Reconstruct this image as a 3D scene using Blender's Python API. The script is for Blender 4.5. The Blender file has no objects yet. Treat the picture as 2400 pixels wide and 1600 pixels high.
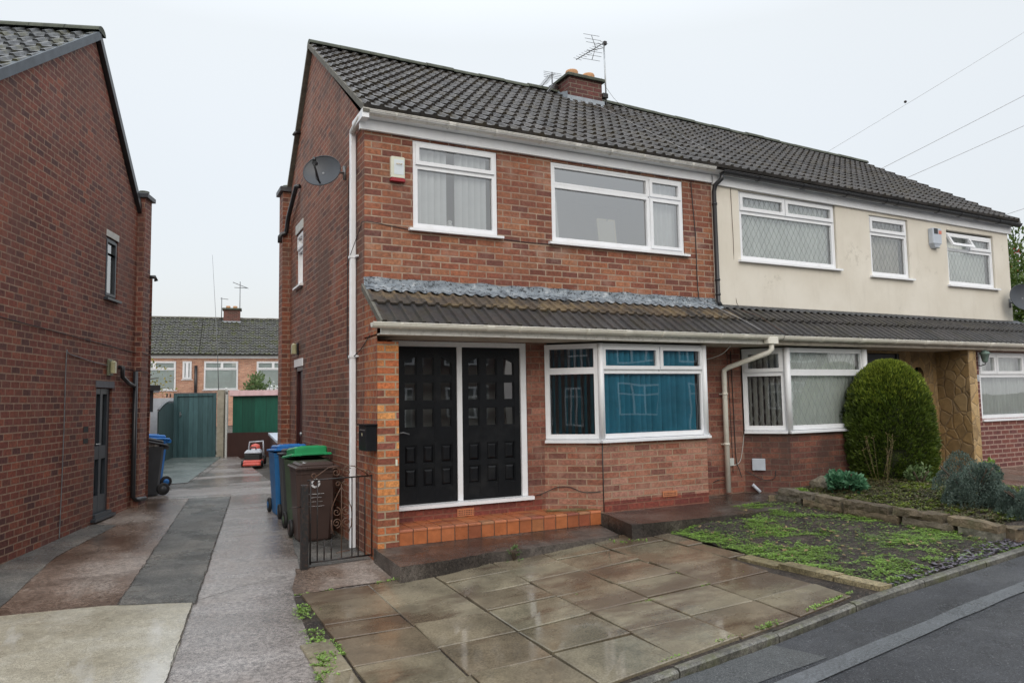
import bpy, bmesh, math, random
import numpy as np
from mathutils import Vector, Matrix, noise as mnoise
R_ = math.radians
random.seed(7)
S = bpy.context.scene
COL = S.collection
# ------------------------------------------------------------------ camera
cam_d = bpy.data.cameras.new('camera'); cam = bpy.data.objects.new('camera', cam_d); COL.objects.link(cam)
cam_d.sensor_width = 36.0; cam_d.lens = 36.0*1699.0/2400.0; cam_d.clip_start = .05; cam_d.clip_end = 900
CP = Vector((-2.04, -7.526, 1.44)); yaw, pit, rol = .466, .0795, -.0167
fw = Vector((math.sin(yaw)*math.cos(pit), math.cos(yaw)*math.cos(pit), math.sin(pit)))
r0 = Vector((math.cos(yaw), -math.sin(yaw), 0)); u0 = r0.cross(fw)
rr = r0*math.cos(rol)+u0*math.sin(rol); uu = -r0*math.sin(rol)+u0*math.cos(rol)
m3 = Matrix((rr, uu, -fw)).transposed()
cam.matrix_world = Matrix.Translation(CP) @ m3.to_4x4()
S.camera = cam
# ------------------------------------------------------------------ light: overcast daylight
W = bpy.data.worlds.new("World"); S.world = W; W.use_nodes = True
nt = W.node_tree; nt.nodes.clear()
sky = nt.nodes.new('ShaderNodeTexSky'); sky.sky_type = 'NISHITA'; sky.sun_disc = False
sky.sun_elevation = R_(38); sky.sun_rotation = R_(200); sky.dust_density = 4; sky.air_density = 1.5
bg1 = nt.nodes.new('ShaderNodeBackground'); bg1.inputs[1].default_value = .05
nt.links.new(sky.outputs[0], bg1.inputs[0])
tc = nt.nodes.new('ShaderNodeTexCoord'); sep = nt.nodes.new('ShaderNodeSeparateXYZ'); nt.links.new(tc.outputs['Generated'], sep.inputs[0])
rp = nt.nodes.new('ShaderNodeValToRGB'); nt.links.new(sep.outputs['Z'], rp.inputs[0])
e = rp.color_ramp.elements
e[0].position = 0; e[0].color = (.312, .314, .332, 1); e[1].position = 1; e[1].color = (.80, .825, .85, 1)
for p, c in ((.12, (.320, .322, .338, 1)), (.45, (.378, .384, .380, 1)), (.62, (.56, .58, .60, 1))):
    n_ = e.new(p); n_.color = c
nz = nt.nodes.new('ShaderNodeTexNoise'); nz.inputs['Scale'].default_value = 1.6; nz.inputs['Detail'].default_value = 3
nt.links.new(tc.outputs['Generated'], nz.inputs['Vector'])
mr = nt.nodes.new('ShaderNodeMapRange'); mr.inputs[3].default_value = 1.9; mr.inputs[4].default_value = 2.1
nt.links.new(nz.outputs[0], mr.inputs[0])
bg2 = nt.nodes.new('ShaderNodeBackground'); nt.links.new(rp.outputs[0], bg2.inputs[0]); nt.links.new(mr.outputs[0], bg2.inputs[1])
add = nt.nodes.new('ShaderNodeAddShader'); out = nt.nodes.new('ShaderNodeOutputWorld')
nt.links.new(bg1.outputs[0], add.inputs[0]); nt.links.new(bg2.outputs[0], add.inputs[1]); nt.links.new(add.outputs[0], out.inputs[0])
sd = bpy.data.lights.new('sun', 'SUN'); sun = bpy.data.objects.new('sun', sd); COL.objects.link(sun)
sd.energy = .6; sd.angle = R_(40); sd.color = (1, .97, .93)
sun.rotation_euler = (R_(52), 0, R_(-20)); sun.location = (0, -10, 20)
S.view_settings.view_transform = 'Standard'; S.view_settings.look = 'None'; S.view_settings.exposure = 0; S.view_settings.gamma = 1
S.render.engine = 'CYCLES'
# ------------------------------------------------------------------ materials
class NT:
    def __init__(s, name):
        s.m = bpy.data.materials.new(name); s.m.use_nodes = True; s.t = s.m.node_tree; s.t.nodes.clear()
        s.o = s.n('ShaderNodeOutputMaterial'); s.p = s.n('ShaderNodeBsdfPrincipled'); s.l(s.p.outputs[0], s.o.inputs[0])
        s.tc = s.n('ShaderNodeTexCoord')
    def n(s, k, **kw):
        x = s.t.nodes.new(k)
        for a, b in kw.items(): setattr(x, a, b)
        return x
    def l(s, a, b): s.t.links.new(a, b)
    def noise(s, sc, det=4, rough=.55, co='Object', stretch=None):
        x = s.n('ShaderNodeTexNoise'); x.inputs['Scale'].default_value = sc; x.inputs['Detail'].default_value = det; x.inputs['Roughness'].default_value = rough
        v = s.tc.outputs[co]
        if stretch:
            mp = s.n('ShaderNodeMapping'); mp.inputs['Scale'].default_value = stretch; s.l(v, mp.inputs[0]); v = mp.outputs[0]
        s.l(v, x.inputs['Vector']); return x.outputs[0]
    def ramp(s, src, pts, interp='LINEAR'):
        x = s.n('ShaderNodeValToRGB'); x.color_ramp.interpolation = interp; e = x.color_ramp.elements
        while len(e) < len(pts): e.new(.5)
        for i, (p, c) in enumerate(pts):
            e[i].position = p; e[i].color = (c, c, c, 1) if isinstance(c, (int, float)) else (*c, 1)
        s.l(src, x.inputs[0]); return x.outputs[0]
    def mix(s, f, a, b, mode='MIX'):
        x = s.n('ShaderNodeMix', data_type='RGBA', blend_type=mode)
        for i, v in ((0, f), (6, a), (7, b)):
            if isinstance(v, (int, float)): x.inputs[i].default_value = v if i == 0 else (v, v, v, 1)
            elif isinstance(v, tuple): x.inputs[i].default_value = (*v, 1)
            else: s.l(v, x.inputs[i])
        return x.outputs[2]
    def bump(s, h, st=.3, dist=.01, nrm=None):
        x = s.n('ShaderNodeBump'); x.inputs['Strength'].default_value = st; x.inputs['Distance'].default_value = dist; s.l(h, x.inputs['Height'])
        if nrm: s.l(nrm, x.inputs['Normal'])
        s.l(x.outputs[0], s.p.inputs['Normal']); return x.outputs[0]
    def col(s, c): s.l(c, s.p.inputs['Base Color'])
    def rough(s, c):
        if isinstance(c, (int, float)): s.p.inputs['Roughness'].default_value = c
        else: s.l(c, s.p.inputs['Roughness'])
def plain(name, c, rough=.5, var=.15, sc=6, bump=.0, metal=0, spec=None, dirt=None):
    k = NT(name); n = k.noise(sc, 5)
    d = tuple(x*(1-var) for x in c); u = tuple(min(1, x*(1+var)) for x in c)
    cc = k.ramp(n, [(.3, d), (.7, u)])
    if dirt: cc = k.mix(k.ramp(k.noise(dirt[1], 6, .7), [(.5, 0.), (.72, dirt[2])]), cc, dirt[0])
    k.col(cc); k.rough(rough)
    k.p.inputs['Metallic'].default_value = metal
    if spec is not None: k.p.inputs['Specular IOR Level'].default_value = spec
    if bump: k.bump(k.noise(sc*12, 3), bump, .004)
    return k.m
def brick(name, pal, mortar, msize=.0075, w=.225, h=.075, rough=.75, stain=None, msmooth=.15, bumpst=.6, off=.5, tint=.3):
    k = NT(name)
    mp = k.n('ShaderNodeMapping'); k.l(k.tc.outputs['UV'], mp.inputs[0]); mp.inputs['Location'].default_value = (.03, .013, 0)
    # slight waviness of the courses
    wn = k.n('ShaderNodeTexNoise'); wn.inputs['Scale'].default_value = 9; wn.inputs['Detail'].default_value = 2; k.l(mp.outputs[0], wn.inputs['Vector'])
    vm = k.n('ShaderNodeVectorMath', operation='MULTIPLY_ADD'); k.l(wn.outputs['Color'], vm.inputs[0]); vm.inputs[1].default_value = (.009, .007, 0); k.l(mp.outputs[0], vm.inputs[2])
    b = k.n('ShaderNodeTexBrick'); k.l(vm.outputs[0], b.inputs['Vector']); b.offset = off
    b.inputs['Color1'].default_value = (0, 0, 0, 1); b.inputs['Color2'].default_value = (1, 1, 1, 1); b.inputs['Mortar'].default_value = (.5, .5, .5, 1)
    b.inputs['Scale'].default_value = 1; b.inputs['Mortar Size'].default_value = msize; b.inputs['Mortar Smooth'].default_value = msmooth
    b.inputs['Brick Width'].default_value = w; b.inputs['Row Height'].default_value = h; b.inputs['Bias'].default_value = 0
    n = len(pal); base = k.ramp(b.outputs['Color'], [((i+.5)/n, c) for i, c in enumerate(pal)])
    n1 = k.noise(28, 5, .7, 'UV'); base = k.mix(.6, base, k.ramp(n1, [(.38, .5), (.62, 1.45)]), 'MULTIPLY')
    n2 = k.noise(1.1, 4, .6, 'UV'); base = k.mix(tint, base, k.ramp(n2, [(.38, .5), (.62, 1.45)]), 'MULTIPLY')
    mo = k.mix(k.ramp(k.noise(14, 4, .6, 'UV'), [(.35, 0.), (.65, 1.)]), mortar, tuple(x*.62 for x in mortar))
    c = k.mix(b.outputs['Fac'], base, mo)
    if stain: # pale efflorescence or dark damp, with a shape of its own
        for sc, lo, hi, colr, amt, st in stain:
            c = k.mix(k.ramp(k.noise(sc, 5, .65, 'UV', st), [(lo, 0.), (hi, amt)]), c, colr)
    k.col(c); k.rough(rough)
    inv = k.n('ShaderNodeMath', operation='SUBTRACT'); inv.inputs[0].default_value = 1; k.l(b.outputs['Fac'], inv.inputs[1])
    ad = k.n('ShaderNodeMath', operation='MULTIPLY_ADD'); k.l(n1, ad.inputs[0]); ad.inputs[1].default_value = .5; k.l(inv.outputs[0], ad.inputs[2])
    k.bump(ad.outputs[0], bumpst, .008)
    return k.m
MAT = {}
REDS = [(.17,.052,.032),(.25,.080,.042),(.215,.066,.038),(.31,.112,.054),(.265,.089,.045),(.35,.150,.076),(.23,.074,.041),(.13,.044,.035),(.29,.116,.059)]
MAT['brick_front'] = brick('brick_front', REDS, (.43,.31,.225), msize=.008, stain=[(3, .52, .66, (.42,.30,.24), .35, (1,1,1)), (.8, .5, .62, (.16,.06,.04), .35, (1,1,1))])
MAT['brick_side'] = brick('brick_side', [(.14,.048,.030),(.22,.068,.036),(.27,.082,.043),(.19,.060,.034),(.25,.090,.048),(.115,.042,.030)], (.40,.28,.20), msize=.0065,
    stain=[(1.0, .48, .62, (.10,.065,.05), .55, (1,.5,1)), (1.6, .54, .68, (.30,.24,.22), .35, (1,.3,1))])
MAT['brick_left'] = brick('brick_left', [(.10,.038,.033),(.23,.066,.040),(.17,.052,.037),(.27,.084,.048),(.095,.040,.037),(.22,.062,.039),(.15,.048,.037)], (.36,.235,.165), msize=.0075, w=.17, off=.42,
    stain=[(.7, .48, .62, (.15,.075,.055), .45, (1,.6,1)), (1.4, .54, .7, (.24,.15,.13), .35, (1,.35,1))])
MAT['brick_pier'] = brick('brick_pier', [(.20,.06,.035),(.55,.20,.06),(.60,.27,.09),(.35,.10,.04),(.50,.15,.05),(.22,.07,.05)], (.42,.33,.22), msize=.008, w=.224, off=.5, tint=.2)
MAT['brick_wing'] = brick('brick_wing', [(.34,.10,.045),(.28,.075,.035),(.42,.15,.055),(.20,.06,.04),(.38,.12,.05)], (.36,.25,.17), msize=.007, w=.12)
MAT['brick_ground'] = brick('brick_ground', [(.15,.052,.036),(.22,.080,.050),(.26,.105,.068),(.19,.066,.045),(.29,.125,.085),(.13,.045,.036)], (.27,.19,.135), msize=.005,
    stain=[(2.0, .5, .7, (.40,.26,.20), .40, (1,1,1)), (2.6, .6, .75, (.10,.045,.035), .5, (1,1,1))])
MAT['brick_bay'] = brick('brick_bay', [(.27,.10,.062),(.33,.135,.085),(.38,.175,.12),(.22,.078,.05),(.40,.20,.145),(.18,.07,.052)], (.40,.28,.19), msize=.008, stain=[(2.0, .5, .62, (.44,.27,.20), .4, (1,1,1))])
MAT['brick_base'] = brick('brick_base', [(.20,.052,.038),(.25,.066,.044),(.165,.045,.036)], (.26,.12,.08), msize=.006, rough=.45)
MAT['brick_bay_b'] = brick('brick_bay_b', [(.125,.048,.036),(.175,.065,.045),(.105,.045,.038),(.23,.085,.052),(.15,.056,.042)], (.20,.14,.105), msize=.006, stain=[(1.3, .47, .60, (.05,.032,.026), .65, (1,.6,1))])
MAT['brick_right'] = brick('brick_right', [(.16,.052,.045),(.125,.044,.042),(.19,.062,.048)], (.42,.28,.23), msize=.011, tint=.15)
MAT['brick_chimney'] = brick('brick_chimney', [(.08,.03,.026),(.14,.042,.034),(.10,.035,.03)], (.22,.17,.13), msize=.008)
MAT['brick_far'] = brick('brick_far', [(.50,.26,.17),(.43,.21,.14),(.56,.32,.22),(.38,.18,.125)], (.55,.42,.33), msize=.008)
MAT['brick_dark'] = brick('brick_dark', [(.05,.025,.022),(.08,.03,.025),(.065,.028,.025)], (.14,.11,.10), msize=.006, rough=.4)
def tilemat(name, c0, c1, moss, mossamt, rough=.42, lich=None):
    k = NT(name)
    b = k.n('ShaderNodeTexBrick'); k.l(k.tc.outputs['UV'], b.inputs['Vector']); b.offset = 0
    b.inputs['Color1'].default_value = (0,0,0,1); b.inputs['Color2'].default_value = (1,1,1,1); b.inputs['Mortar'].default_value = (.3,.3,.3,1); b.inputs['Scale'].default_value = 1
    b.inputs['Mortar Size'].default_value = .002; b.inputs['Brick Width'].default_value = .29; b.inputs['Row Height'].default_value = .29
    base = k.ramp(b.outputs['Color'], [(0, c0), (1, c1)])
    base = k.mix(.6, base, k.ramp(k.noise(22, 5, .7, 'Object'), [(.3, .5), (.7, 1.5)]), 'MULTIPLY')
    base = k.mix(k.ramp(k.noise(3.1, 6, .75, 'Object'), [(.50, 0.), (.60, mossamt)]), base, moss)
    base = k.mix(k.ramp(k.noise(30, 4, .65, 'Object'), [(.585, 0.), (.62, .75)]), base, (.016,.016,.014))
    if lich: base = k.mix(k.ramp(k.noise(40, 3, .6, 'Object'), [(.66, 0.), (.72, lich[1])]), base, lich[0])
    k.col(base); k.rough(k.ramp(k.noise(9, 4), [(.3, rough-.12), (.7, rough+.2)])); k.bump(k.noise(90, 4, .7), .35, .003)
    return k.m
MAT['tile'] = tilemat('tile', (.036,.033,.031), (.082,.074,.069), (.066,.052,.026), .6, rough=.38, lich=((.12,.115,.09), .5))
MAT['tile_canopy'] = tilemat('tile_canopy', (.030,.029,.030), (.055,.050,.048), (.045,.04,.022), .45, rough=.40, lich=((.16,.15,.12), .4))
MAT['tile_canopy_top'] = tilemat('tile_canopy_top', (.055,.050,.045), (.115,.085,.055), (.19,.14,.075), .75, rough=.5, lich=((.24,.18,.10), .5))
MAT['tile_left'] = tilemat('tile_left', (.05,.055,.06), (.10,.105,.11), (.10,.095,.04), .7)
MAT['tile_far'] = tilemat('tile_far', (.05,.052,.048), (.10,.10,.095), (.075,.085,.02), .8, rough=.6, lich=((.32,.33,.32), .8))
MAT['pvc'] = plain('pvc', (.83,.85,.88), .28, .03, 3, dirt=((.60,.60,.57), 9, .25))
MAT['pvc_old'] = plain('pvc_old', (.78,.77,.73), .35, .05, 5, dirt=((.30,.28,.22), 14, .55))
MAT['cream_pipe'] = plain('cream_pipe', (.78,.76,.68), .35, .06, 4, dirt=((.40,.36,.27), 16, .35))
MAT['soffit'] = plain('soffit', (.50,.45,.38), .6, .12, 4, dirt=((.2,.17,.13), 6, .6))
MAT['black_pvc'] = plain('black_pvc', (.022,.023,.026), .3, .2, 8)
MAT['black_paint'] = plain('black_paint', (.006,.007,.009), .34, .2, 20, bump=.12, spec=.3, dirt=((.05,.05,.05), 3, .25))
MAT['iron'] = plain('iron', (.014,.014,.015), .45, .4, 30, bump=.3, dirt=((.12,.045,.02), 30, .6))
MAT['rust_iron'] = plain('rust_iron', (.10,.05,.03), .4, .5, 40, bump=.3)
MAT['anthracite'] = plain('anthracite', (.035,.043,.052), .4, .1, 10)
MAT['anthracite_dark'] = plain('anthracite_dark', (.018,.020,.023), .4, .1, 10)
MAT['maroon'] = plain('maroon', (.045,.012,.012), .35, .2, 10)
MAT['stone_lintel'] = plain('stone_lintel', (.55,.56,.53), .7, .12, 12, bump=.2)
MAT['grey_lintel'] = plain('grey_lintel', (.13,.14,.16), .7, .12, 12, bump=.2)
MAT['mastic'] = plain('mastic', (.10,.12,.14), .6, .2, 6, bump=.3)
MAT['mortar_edge'] = plain('mortar_edge', (.13,.125,.105), .8, .3, 14, bump=.4)
def flash():
    k = NT('lead_paint'); n = k.noise(7, 6, .7, 'Object', (1,1,1.6)); n3 = k.noise(26, 5, .7, 'Object', (1,1,1.4))
    c = k.ramp(n, [(.34, (.05,.06,.07)), (.44, (.17,.20,.23)), (.56, (.25,.285,.315)), (.68, (.40,.43,.455))])
    c = k.mix(k.ramp(n3, [(.41, 1.), (.46, 0.)]), c, (.025,.03,.035)); c = k.mix(k.ramp(k.noise(13, 5, .7), [(.60, 0.), (.66, .5)]), c, (.60,.62,.64))
    k.col(c); k.rough(.45); k.bump(n3, .4, .01); return k.m
MAT['lead_paint'] = flash()
MAT['lead'] = plain('lead', (.30,.34,.38), .45, .2, 10, bump=.3)
MAT['lead_dark'] = plain('lead_dark', (.045,.05,.058), .45, .3, 7, bump=.3)
def render_mat():
    k = NT('render_cream'); n = k.noise(1.2, 5, .6); c = k.ramp(n, [(.38, (.69,.645,.555)), (.62, (.755,.715,.63))])
    c = k.mix(k.ramp(k.noise(5, 6, .7, 'Object', (1,1,.25)), [(.52, 0.), (.70, .22)]), c, (.52,.48,.40))
    c = k.mix(k.ramp(k.noise(1.1, 7, .8), [(.60, 0.), (.66, .4)]), c, (.36,.33,.26))
    k.col(c); k.rough(.85); k.bump(k.noise(160, 3, .6), .35, .004); return k.m
MAT['render'] = render_mat()
def glassm(name, refl, tint=(.9,.93,.93)):
    k = NT(name); k.t.nodes.remove(k.p)
    g = k.n('ShaderNodeBsdfGlossy'); g.inputs['Roughness'].default_value = .015; g.inputs['Color'].default_value = (1,1,1,1)
    t = k.n('ShaderNodeBsdfTransparent'); t.inputs[0].default_value = (*tint, 1)
    f = k.n('ShaderNodeFresnel'); f.inputs['IOR'].default_value = 1.5
    mm = k.n('ShaderNodeMath', operation='MULTIPLY_ADD'); k.l(f.outputs[0], mm.inputs[0]); mm.inputs[1].default_value = 1.7; mm.inputs[2].default_value = refl
    # old panes are never quite flat
    b = k.n('ShaderNodeBump'); b.inputs['Strength'].default_value = .05; b.inputs['Distance'].default_value = .03; k.l(k.noise(1.7, 1), b.inputs['Height']); k.l(b.outputs[0], g.inputs['Normal'])
    x = k.n('ShaderNodeMixShader'); k.l(mm.outputs[0], x.inputs[0]); k.l(t.outputs[0], x.inputs[1]); k.l(g.outputs[0], x.inputs[2]); k.l(x.outputs[0], k.o.inputs[0])
    return k.m
MAT['glass'] = glassm('glass', .15)
MAT['glass_bay'] = glassm('glass_bay', .07)
MAT['glass_sky'] = glassm('glass_sky', .26)
MAT['glass_dark'] = glassm('glass_dark', .05, (.12,.13,.14))
MAT['glass_dull'] = glassm('glass_dull', .05, (.75,.8,.82))
MAT['room'] = plain('room', (.42,.41,.38), .9, .1, 1)
MAT['blind_grey'] = plain('blind_grey', (.86,.89,.92), .7, .05, 4)
MAT['blind_teal'] = plain('blind_teal', (.05,.38,.58), .6, .15, 4)
MAT['blind_dark'] = plain('blind_dark', (.015,.13,.18), .7, .2, 4)
MAT['net'] = plain('net', (.84,.88,.86), .85, .06, 5)
MAT['net_warm'] = plain('net_warm', (.68,.66,.60), .85, .1, 5)
MAT['curtain_white'] = plain('curtain_white', (.72,.74,.74), .85, .05, 5)
MAT['board_cream'] = plain('board_cream', (.62,.58,.44), .6, .05, 3)
MAT['board_inner'] = plain('board_inner', (.56,.54,.46), .6, .05, 3)
MAT['lattice'] = plain('lattice', (.22,.24,.24), .4, .1, 9)
MAT['quarry'] = None
def quarry():
    k = NT('quarry_tile'); rnd = k.n('ShaderNodeNewGeometry')
    c = k.ramp(rnd.outputs['Random Per Island'], [(0, (.24,.075,.04)), (.25, (.36,.115,.045)), (.5, (.44,.14,.05)), (.7, (.30,.14,.065)), (.85, (.48,.16,.06)), (1, (.20,.055,.04))])
    c = k.mix(.5, c, k.ramp(k.noise(14, 5, .6), [(.3, .6), (.7, 1.3)]), 'MULTIPLY'); c = k.mix(k.ramp(k.noise(60, 4, .7), [(.62, 0.), (.7, .4)]), c, (.08,.05,.04))
    k.col(c); k.rough(k.ramp(k.noise(6, 4), [(.3, .22), (.7, .5)])); k.bump(k.noise(70, 3), .12, .004); return k.m
MAT['quarry'] = quarry()
MAT['grout'] = plain('grout', (.12,.09,.07), .8, .2, 20)
MAT['grout_pale'] = plain('grout_pale', (.40,.30,.22), .8, .2, 20)
MAT['terracotta'] = plain('terracotta', (.50,.19,.09), .6, .15, 10, bump=.2)
MAT['pot'] = plain('pot', (.50,.27,.13), .7, .2, 10, bump=.2)
MAT['cap_mossy'] = plain('cap_mossy', (.07,.08,.06), .8, .4, 9, bump=.4)
def ground(name, cols, rlo, rhi, fine=60, bst=.4, sc=1.4, wsc=1.2, stretch=None, streak=None, dist=.006, speck=None, fa=.75):
    k = NT(name); n = k.noise(sc, 7, .62, 'Object', stretch); c = k.ramp(n, cols)
    c = k.mix(fa, c, k.ramp(k.noise(fine*.55, 6, .8), [(.40, .40), (.60, 1.62)]), 'MULTIPLY')
    c = k.mix(.28, c, k.ramp(k.noise(7, 6, .7), [(.38, .62), (.62, 1.3)]), 'MULTIPLY')
    c = k.mix(.35, c, k.ramp(k.noise(fine*2.2, 3, .7), [(.40, .3), (.60, 1.7)]), 'MULTIPLY')
    if streak: c = k.mix(k.ramp(k.noise(streak[0], 6, .65, 'Object', streak[1]), [(streak[2], 0.), (streak[3], streak[5])]), c, streak[4])
    if speck: c = k.mix(k.ramp(k.noise(speck[0], 2, .5), [(speck[1], 0.), (speck[1]+.03, 1.)]), c, speck[2])
    k.col(c); k.rough(k.ramp(k.noise(wsc, 5, .6, 'Object', stretch), [(.42, rlo), (.58, rhi)])); k.bump(k.noise(fine*1.6, 4, .7), bst, dist)
    return k.m
MAT['concrete_pink'] = ground('concrete_pink', [(.36,(.155,.135,.122)),(.5,(.215,.192,.178)),(.64,(.26,.240,.226))], .08, .42, 55, .35, .9, .8, (.45,1.5,1), (1.5,(1,.35,1),.5,.72,(.15,.09,.06),.6), speck=(140,.72,(.45,.42,.4)))
MAT['concrete_brown'] = ground('concrete_brown', [(.38,(.09,.062,.046)),(.5,(.17,.125,.098)),(.62,(.27,.23,.20))], .08, .42, 55, .3, 1.0, .9, (1,.5,1), (1.2,(.5,2.2,1),.5,.68,(.05,.032,.022),.7), speck=(140,.73,(.4,.36,.3)))
MAT['concrete_pale'] = ground('concrete_pale', [(.38,(.25,.225,.165)),(.5,(.31,.285,.22)),(.62,(.40,.385,.33))], .25, .55, 70, .2, .7, 1, None, (1.1,(2.2,.5,1),.52,.64,(.48,.475,.45),.7), fa=.3)
MAT['tarmac_old'] = ground('tarmac_old', [(.36,(.075,.077,.073)),(.50,(.125,.125,.117)),(.64,(.20,.19,.17))], .2, .55, 75, 1., 1.6, 1.3, None, None, .015, speck=(120,.66,(.22,.21,.19)))
MAT['tarmac_teal'] = ground('tarmac_teal', [(.3,(.08,.10,.095)),(.6,(.13,.155,.145))], .3, .6, 75, .7, 1.6, 1.3)
MAT['road'] = ground('road', [(.38,(.034,.037,.044)),(.52,(.052,.056,.064)),(.64,(.075,.080,.088))], .18, .5, 120, 1., .8, .7, None, None, .010, speck=(110,.64,(.22,.23,.24)))
MAT['road_patch'] = ground('road_patch', [(.3,(.075,.082,.086)),(.7,(.115,.122,.125))], .35, .65, 130, 1., .8, 1, None, None, .012, speck=(150,.62,(.26,.28,.28)))
MAT['road_band'] = ground('road_band', [(.3,(.085,.095,.105)),(.7,(.125,.135,.145))], .25, .5, 120, .5, 1, 1)
MAT['apron'] = ground('apron', [(.38,(.030,.025,.022)),(.5,(.055,.046,.040)),(.62,(.095,.082,.072))], .12, .5, 70, .6, 1.6, 1.0, None, None, .006, speck=(110,.72,(.3,.27,.22)))
def slabm():
    k = NT('paving_slab'); g = k.n('ShaderNodeNewGeometry')
    c = k.ramp(g.outputs['Random Per Island'], [(0,(.14,.12,.08)),(.2,(.20,.172,.118)),(.4,(.16,.128,.088)),(.6,(.225,.20,.14)),(.8,(.18,.155,.108)),(1,(.13,.098,.065))])
    c = k.mix(.7, c, k.ramp(k.noise(2.2, 6, .6), [(.38, .55), (.62, 1.35)]), 'MULTIPLY')
    c = k.mix(k.ramp(k.noise(1.5, 6, .65, 'Object', (.5,1.4,1)), [(.50, 0.), (.60, .7)]), c, (.075,.047,.030))
    c = k.mix(.45, c, k.ramp(k.noise(70, 5, .8), [(.40, .5), (.60, 1.5)]), 'MULTIPLY')
    k.col(c); k.rough(k.ramp(k.noise(1.4, 5, .6), [(.42, .05), (.58, .34)])); k.bump(k.noise(5, 6, .7), .10, .006)
    k.p.inputs['Specular IOR Level'].default_value = .6
    return k.m
MAT['slab'] = slabm()
MAT['slab_yellow'] = ground('slab_yellow', [(.38,(.13,.11,.06)),(.62,(.24,.20,.115))], .3, .6, 60, .3)
MAT['kerb'] = ground('kerb', [(.38,(.08,.078,.066)),(.62,(.16,.155,.135))], .3, .6, 60, .6, 3, 2, None, (6,(1,1,1),.52,.66,(.09,.10,.035),.7))
MAT['soil'] = ground('soil', [(.4,(.020,.015,.012)),(.52,(.040,.030,.023)),(.64,(.075,.056,.043))], .5, .9, 50, 1., 6, 2, None, None, .03, speck=(60,.60,(.13,.105,.085)))
MAT['base'] = ground('base_ground', [(.3,(.04,.036,.03)),(.7,(.09,.08,.065))], .5, .8, 50, .8)
MAT['slate'] = plain('slate', (.11,.10,.125), .4, .35, 30)
def stonew():
    k = NT('walling_stone'); g = k.n('ShaderNodeNewGeometry')
    c = k.ramp(g.outputs['Random Per Island'], [(0,(.085,.066,.042)),(.35,(.17,.13,.08)),(.6,(.11,.10,.08)),(.8,(.20,.155,.10)),(1,(.12,.14,.125))])
    c = k.mix(.8, c, k.ramp(k.noise(12, 6, .7), [(.3, .45), (.7, 1.6)]), 'MULTIPLY'); c = k.mix(k.ramp(k.noise(4, 5, .7), [(.5, 0.), (.68, .6)]), c, (.06,.07,.025))
    k.col(c); k.rough(.7); k.bump(k.noise(22, 6, .7), 1., .03); return k.m
MAT['stone'] = stonew()
def crazy(nm, br, jt):
    k = NT(nm); mp = k.n('ShaderNodeMapping'); k.l(k.tc.outputs['UV'], mp.inputs[0]); mp.inputs['Scale'].default_value = (1, .8, 1)
    wn = k.n('ShaderNodeTexNoise'); wn.inputs['Scale'].default_value = 4; k.l(mp.outputs[0], wn.inputs['Vector'])
    vm = k.n('ShaderNodeVectorMath', operation='MULTIPLY_ADD'); k.l(wn.outputs['Color'], vm.inputs[0]); vm.inputs[1].default_value = (.1,.1,0); k.l(mp.outputs[0], vm.inputs[2])
    v = k.n('ShaderNodeTexVoronoi', feature='DISTANCE_TO_EDGE'); v.inputs['Scale'].default_value = 6.2; k.l(vm.outputs[0], v.inputs['Vector'])
    v2 = k.n('ShaderNodeTexVoronoi', feature='F1'); v2.inputs['Scale'].default_value = 6.2; k.l(vm.outputs[0], v2.inputs['Vector'])
    sp = k.n('ShaderNodeSeparateColor'); k.l(v2.outputs['Color'], sp.inputs[0])
    c = k.ramp(sp.outputs[0], [(p, tuple(x*br for x in q)) for p, q in ((0,(.20,.135,.065)),(.4,(.31,.205,.09)),(.7,(.26,.18,.09)),(1,(.37,.26,.13)))])
    c = k.mix(.6, c, k.ramp(k.noise(9, 5, .65), [(.3, .55), (.7, 1.35)]), 'MULTIPLY')
    f = k.ramp(v.outputs['Distance'], [(.008, .75), (.035, 0.)]); c = k.mix(f, c, jt); k.col(c); k.rough(.7)
    k.bump(k.ramp(v.outputs['Distance'], [(.0, 0.), (.08, 1.)]), .6, .015); return k.m
MAT['crazy'] = crazy('stone_cladding', 1.0, (.16,.12,.08)); MAT['crazy_pale'] = crazy('stone_cladding_pale', 1.5, (.26,.20,.13))
MAT['stone_pale'] = plain('stone_pale', (.50,.38,.19), .75, .25, 7, bump=.4, dirt=((.24,.17,.08), 8, .5))
def leafm(name, cols, rough=.5, trans=.25):
    k = NT(name); g = k.n('ShaderNodeNewGeometry'); c = k.ramp(g.outputs['Random Per Island'], [(i/(len(cols)-1), x) for i, x in enumerate(cols)])
    c = k.mix(.6, c, k.ramp(k.noise(3.2, 4, .6), [(.3, .5), (.7, 1.45)]), 'MULTIPLY'); k.col(c); k.rough(rough)
    tr = k.n('ShaderNodeBsdfTranslucent'); k.l(c, tr.inputs[0]); x = k.n('ShaderNodeMixShader'); x.inputs[0].default_value = trans
    k.l(k.p.outputs[0], x.inputs[1]); k.l(tr.outputs[0], x.inputs[2]); k.l(x.outputs[0], k.o.inputs[0]); return k.m
MAT['conifer'] = leafm('conifer', [(.040,.068,.010),(.075,.125,.014),(.12,.175,.022),(.048,.08,.012),(.15,.20,.03)])
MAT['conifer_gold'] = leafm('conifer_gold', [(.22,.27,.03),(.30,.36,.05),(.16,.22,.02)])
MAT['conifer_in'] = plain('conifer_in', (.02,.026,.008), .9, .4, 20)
MAT['weed'] = leafm('weed', [(.13,.23,.04),(.20,.34,.06),(.27,.43,.09),(.17,.27,.06)])
MAT['bed_yellow'] = leafm('bed_yellow', [(.14,.20,.02),(.22,.28,.03),(.10,.15,.02),(.09,.12,.03)])
MAT['bed_dull'] = leafm('bed_dull', [(.06,.075,.025),(.10,.11,.04),(.15,.11,.06),(.07,.09,.03)])
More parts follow.
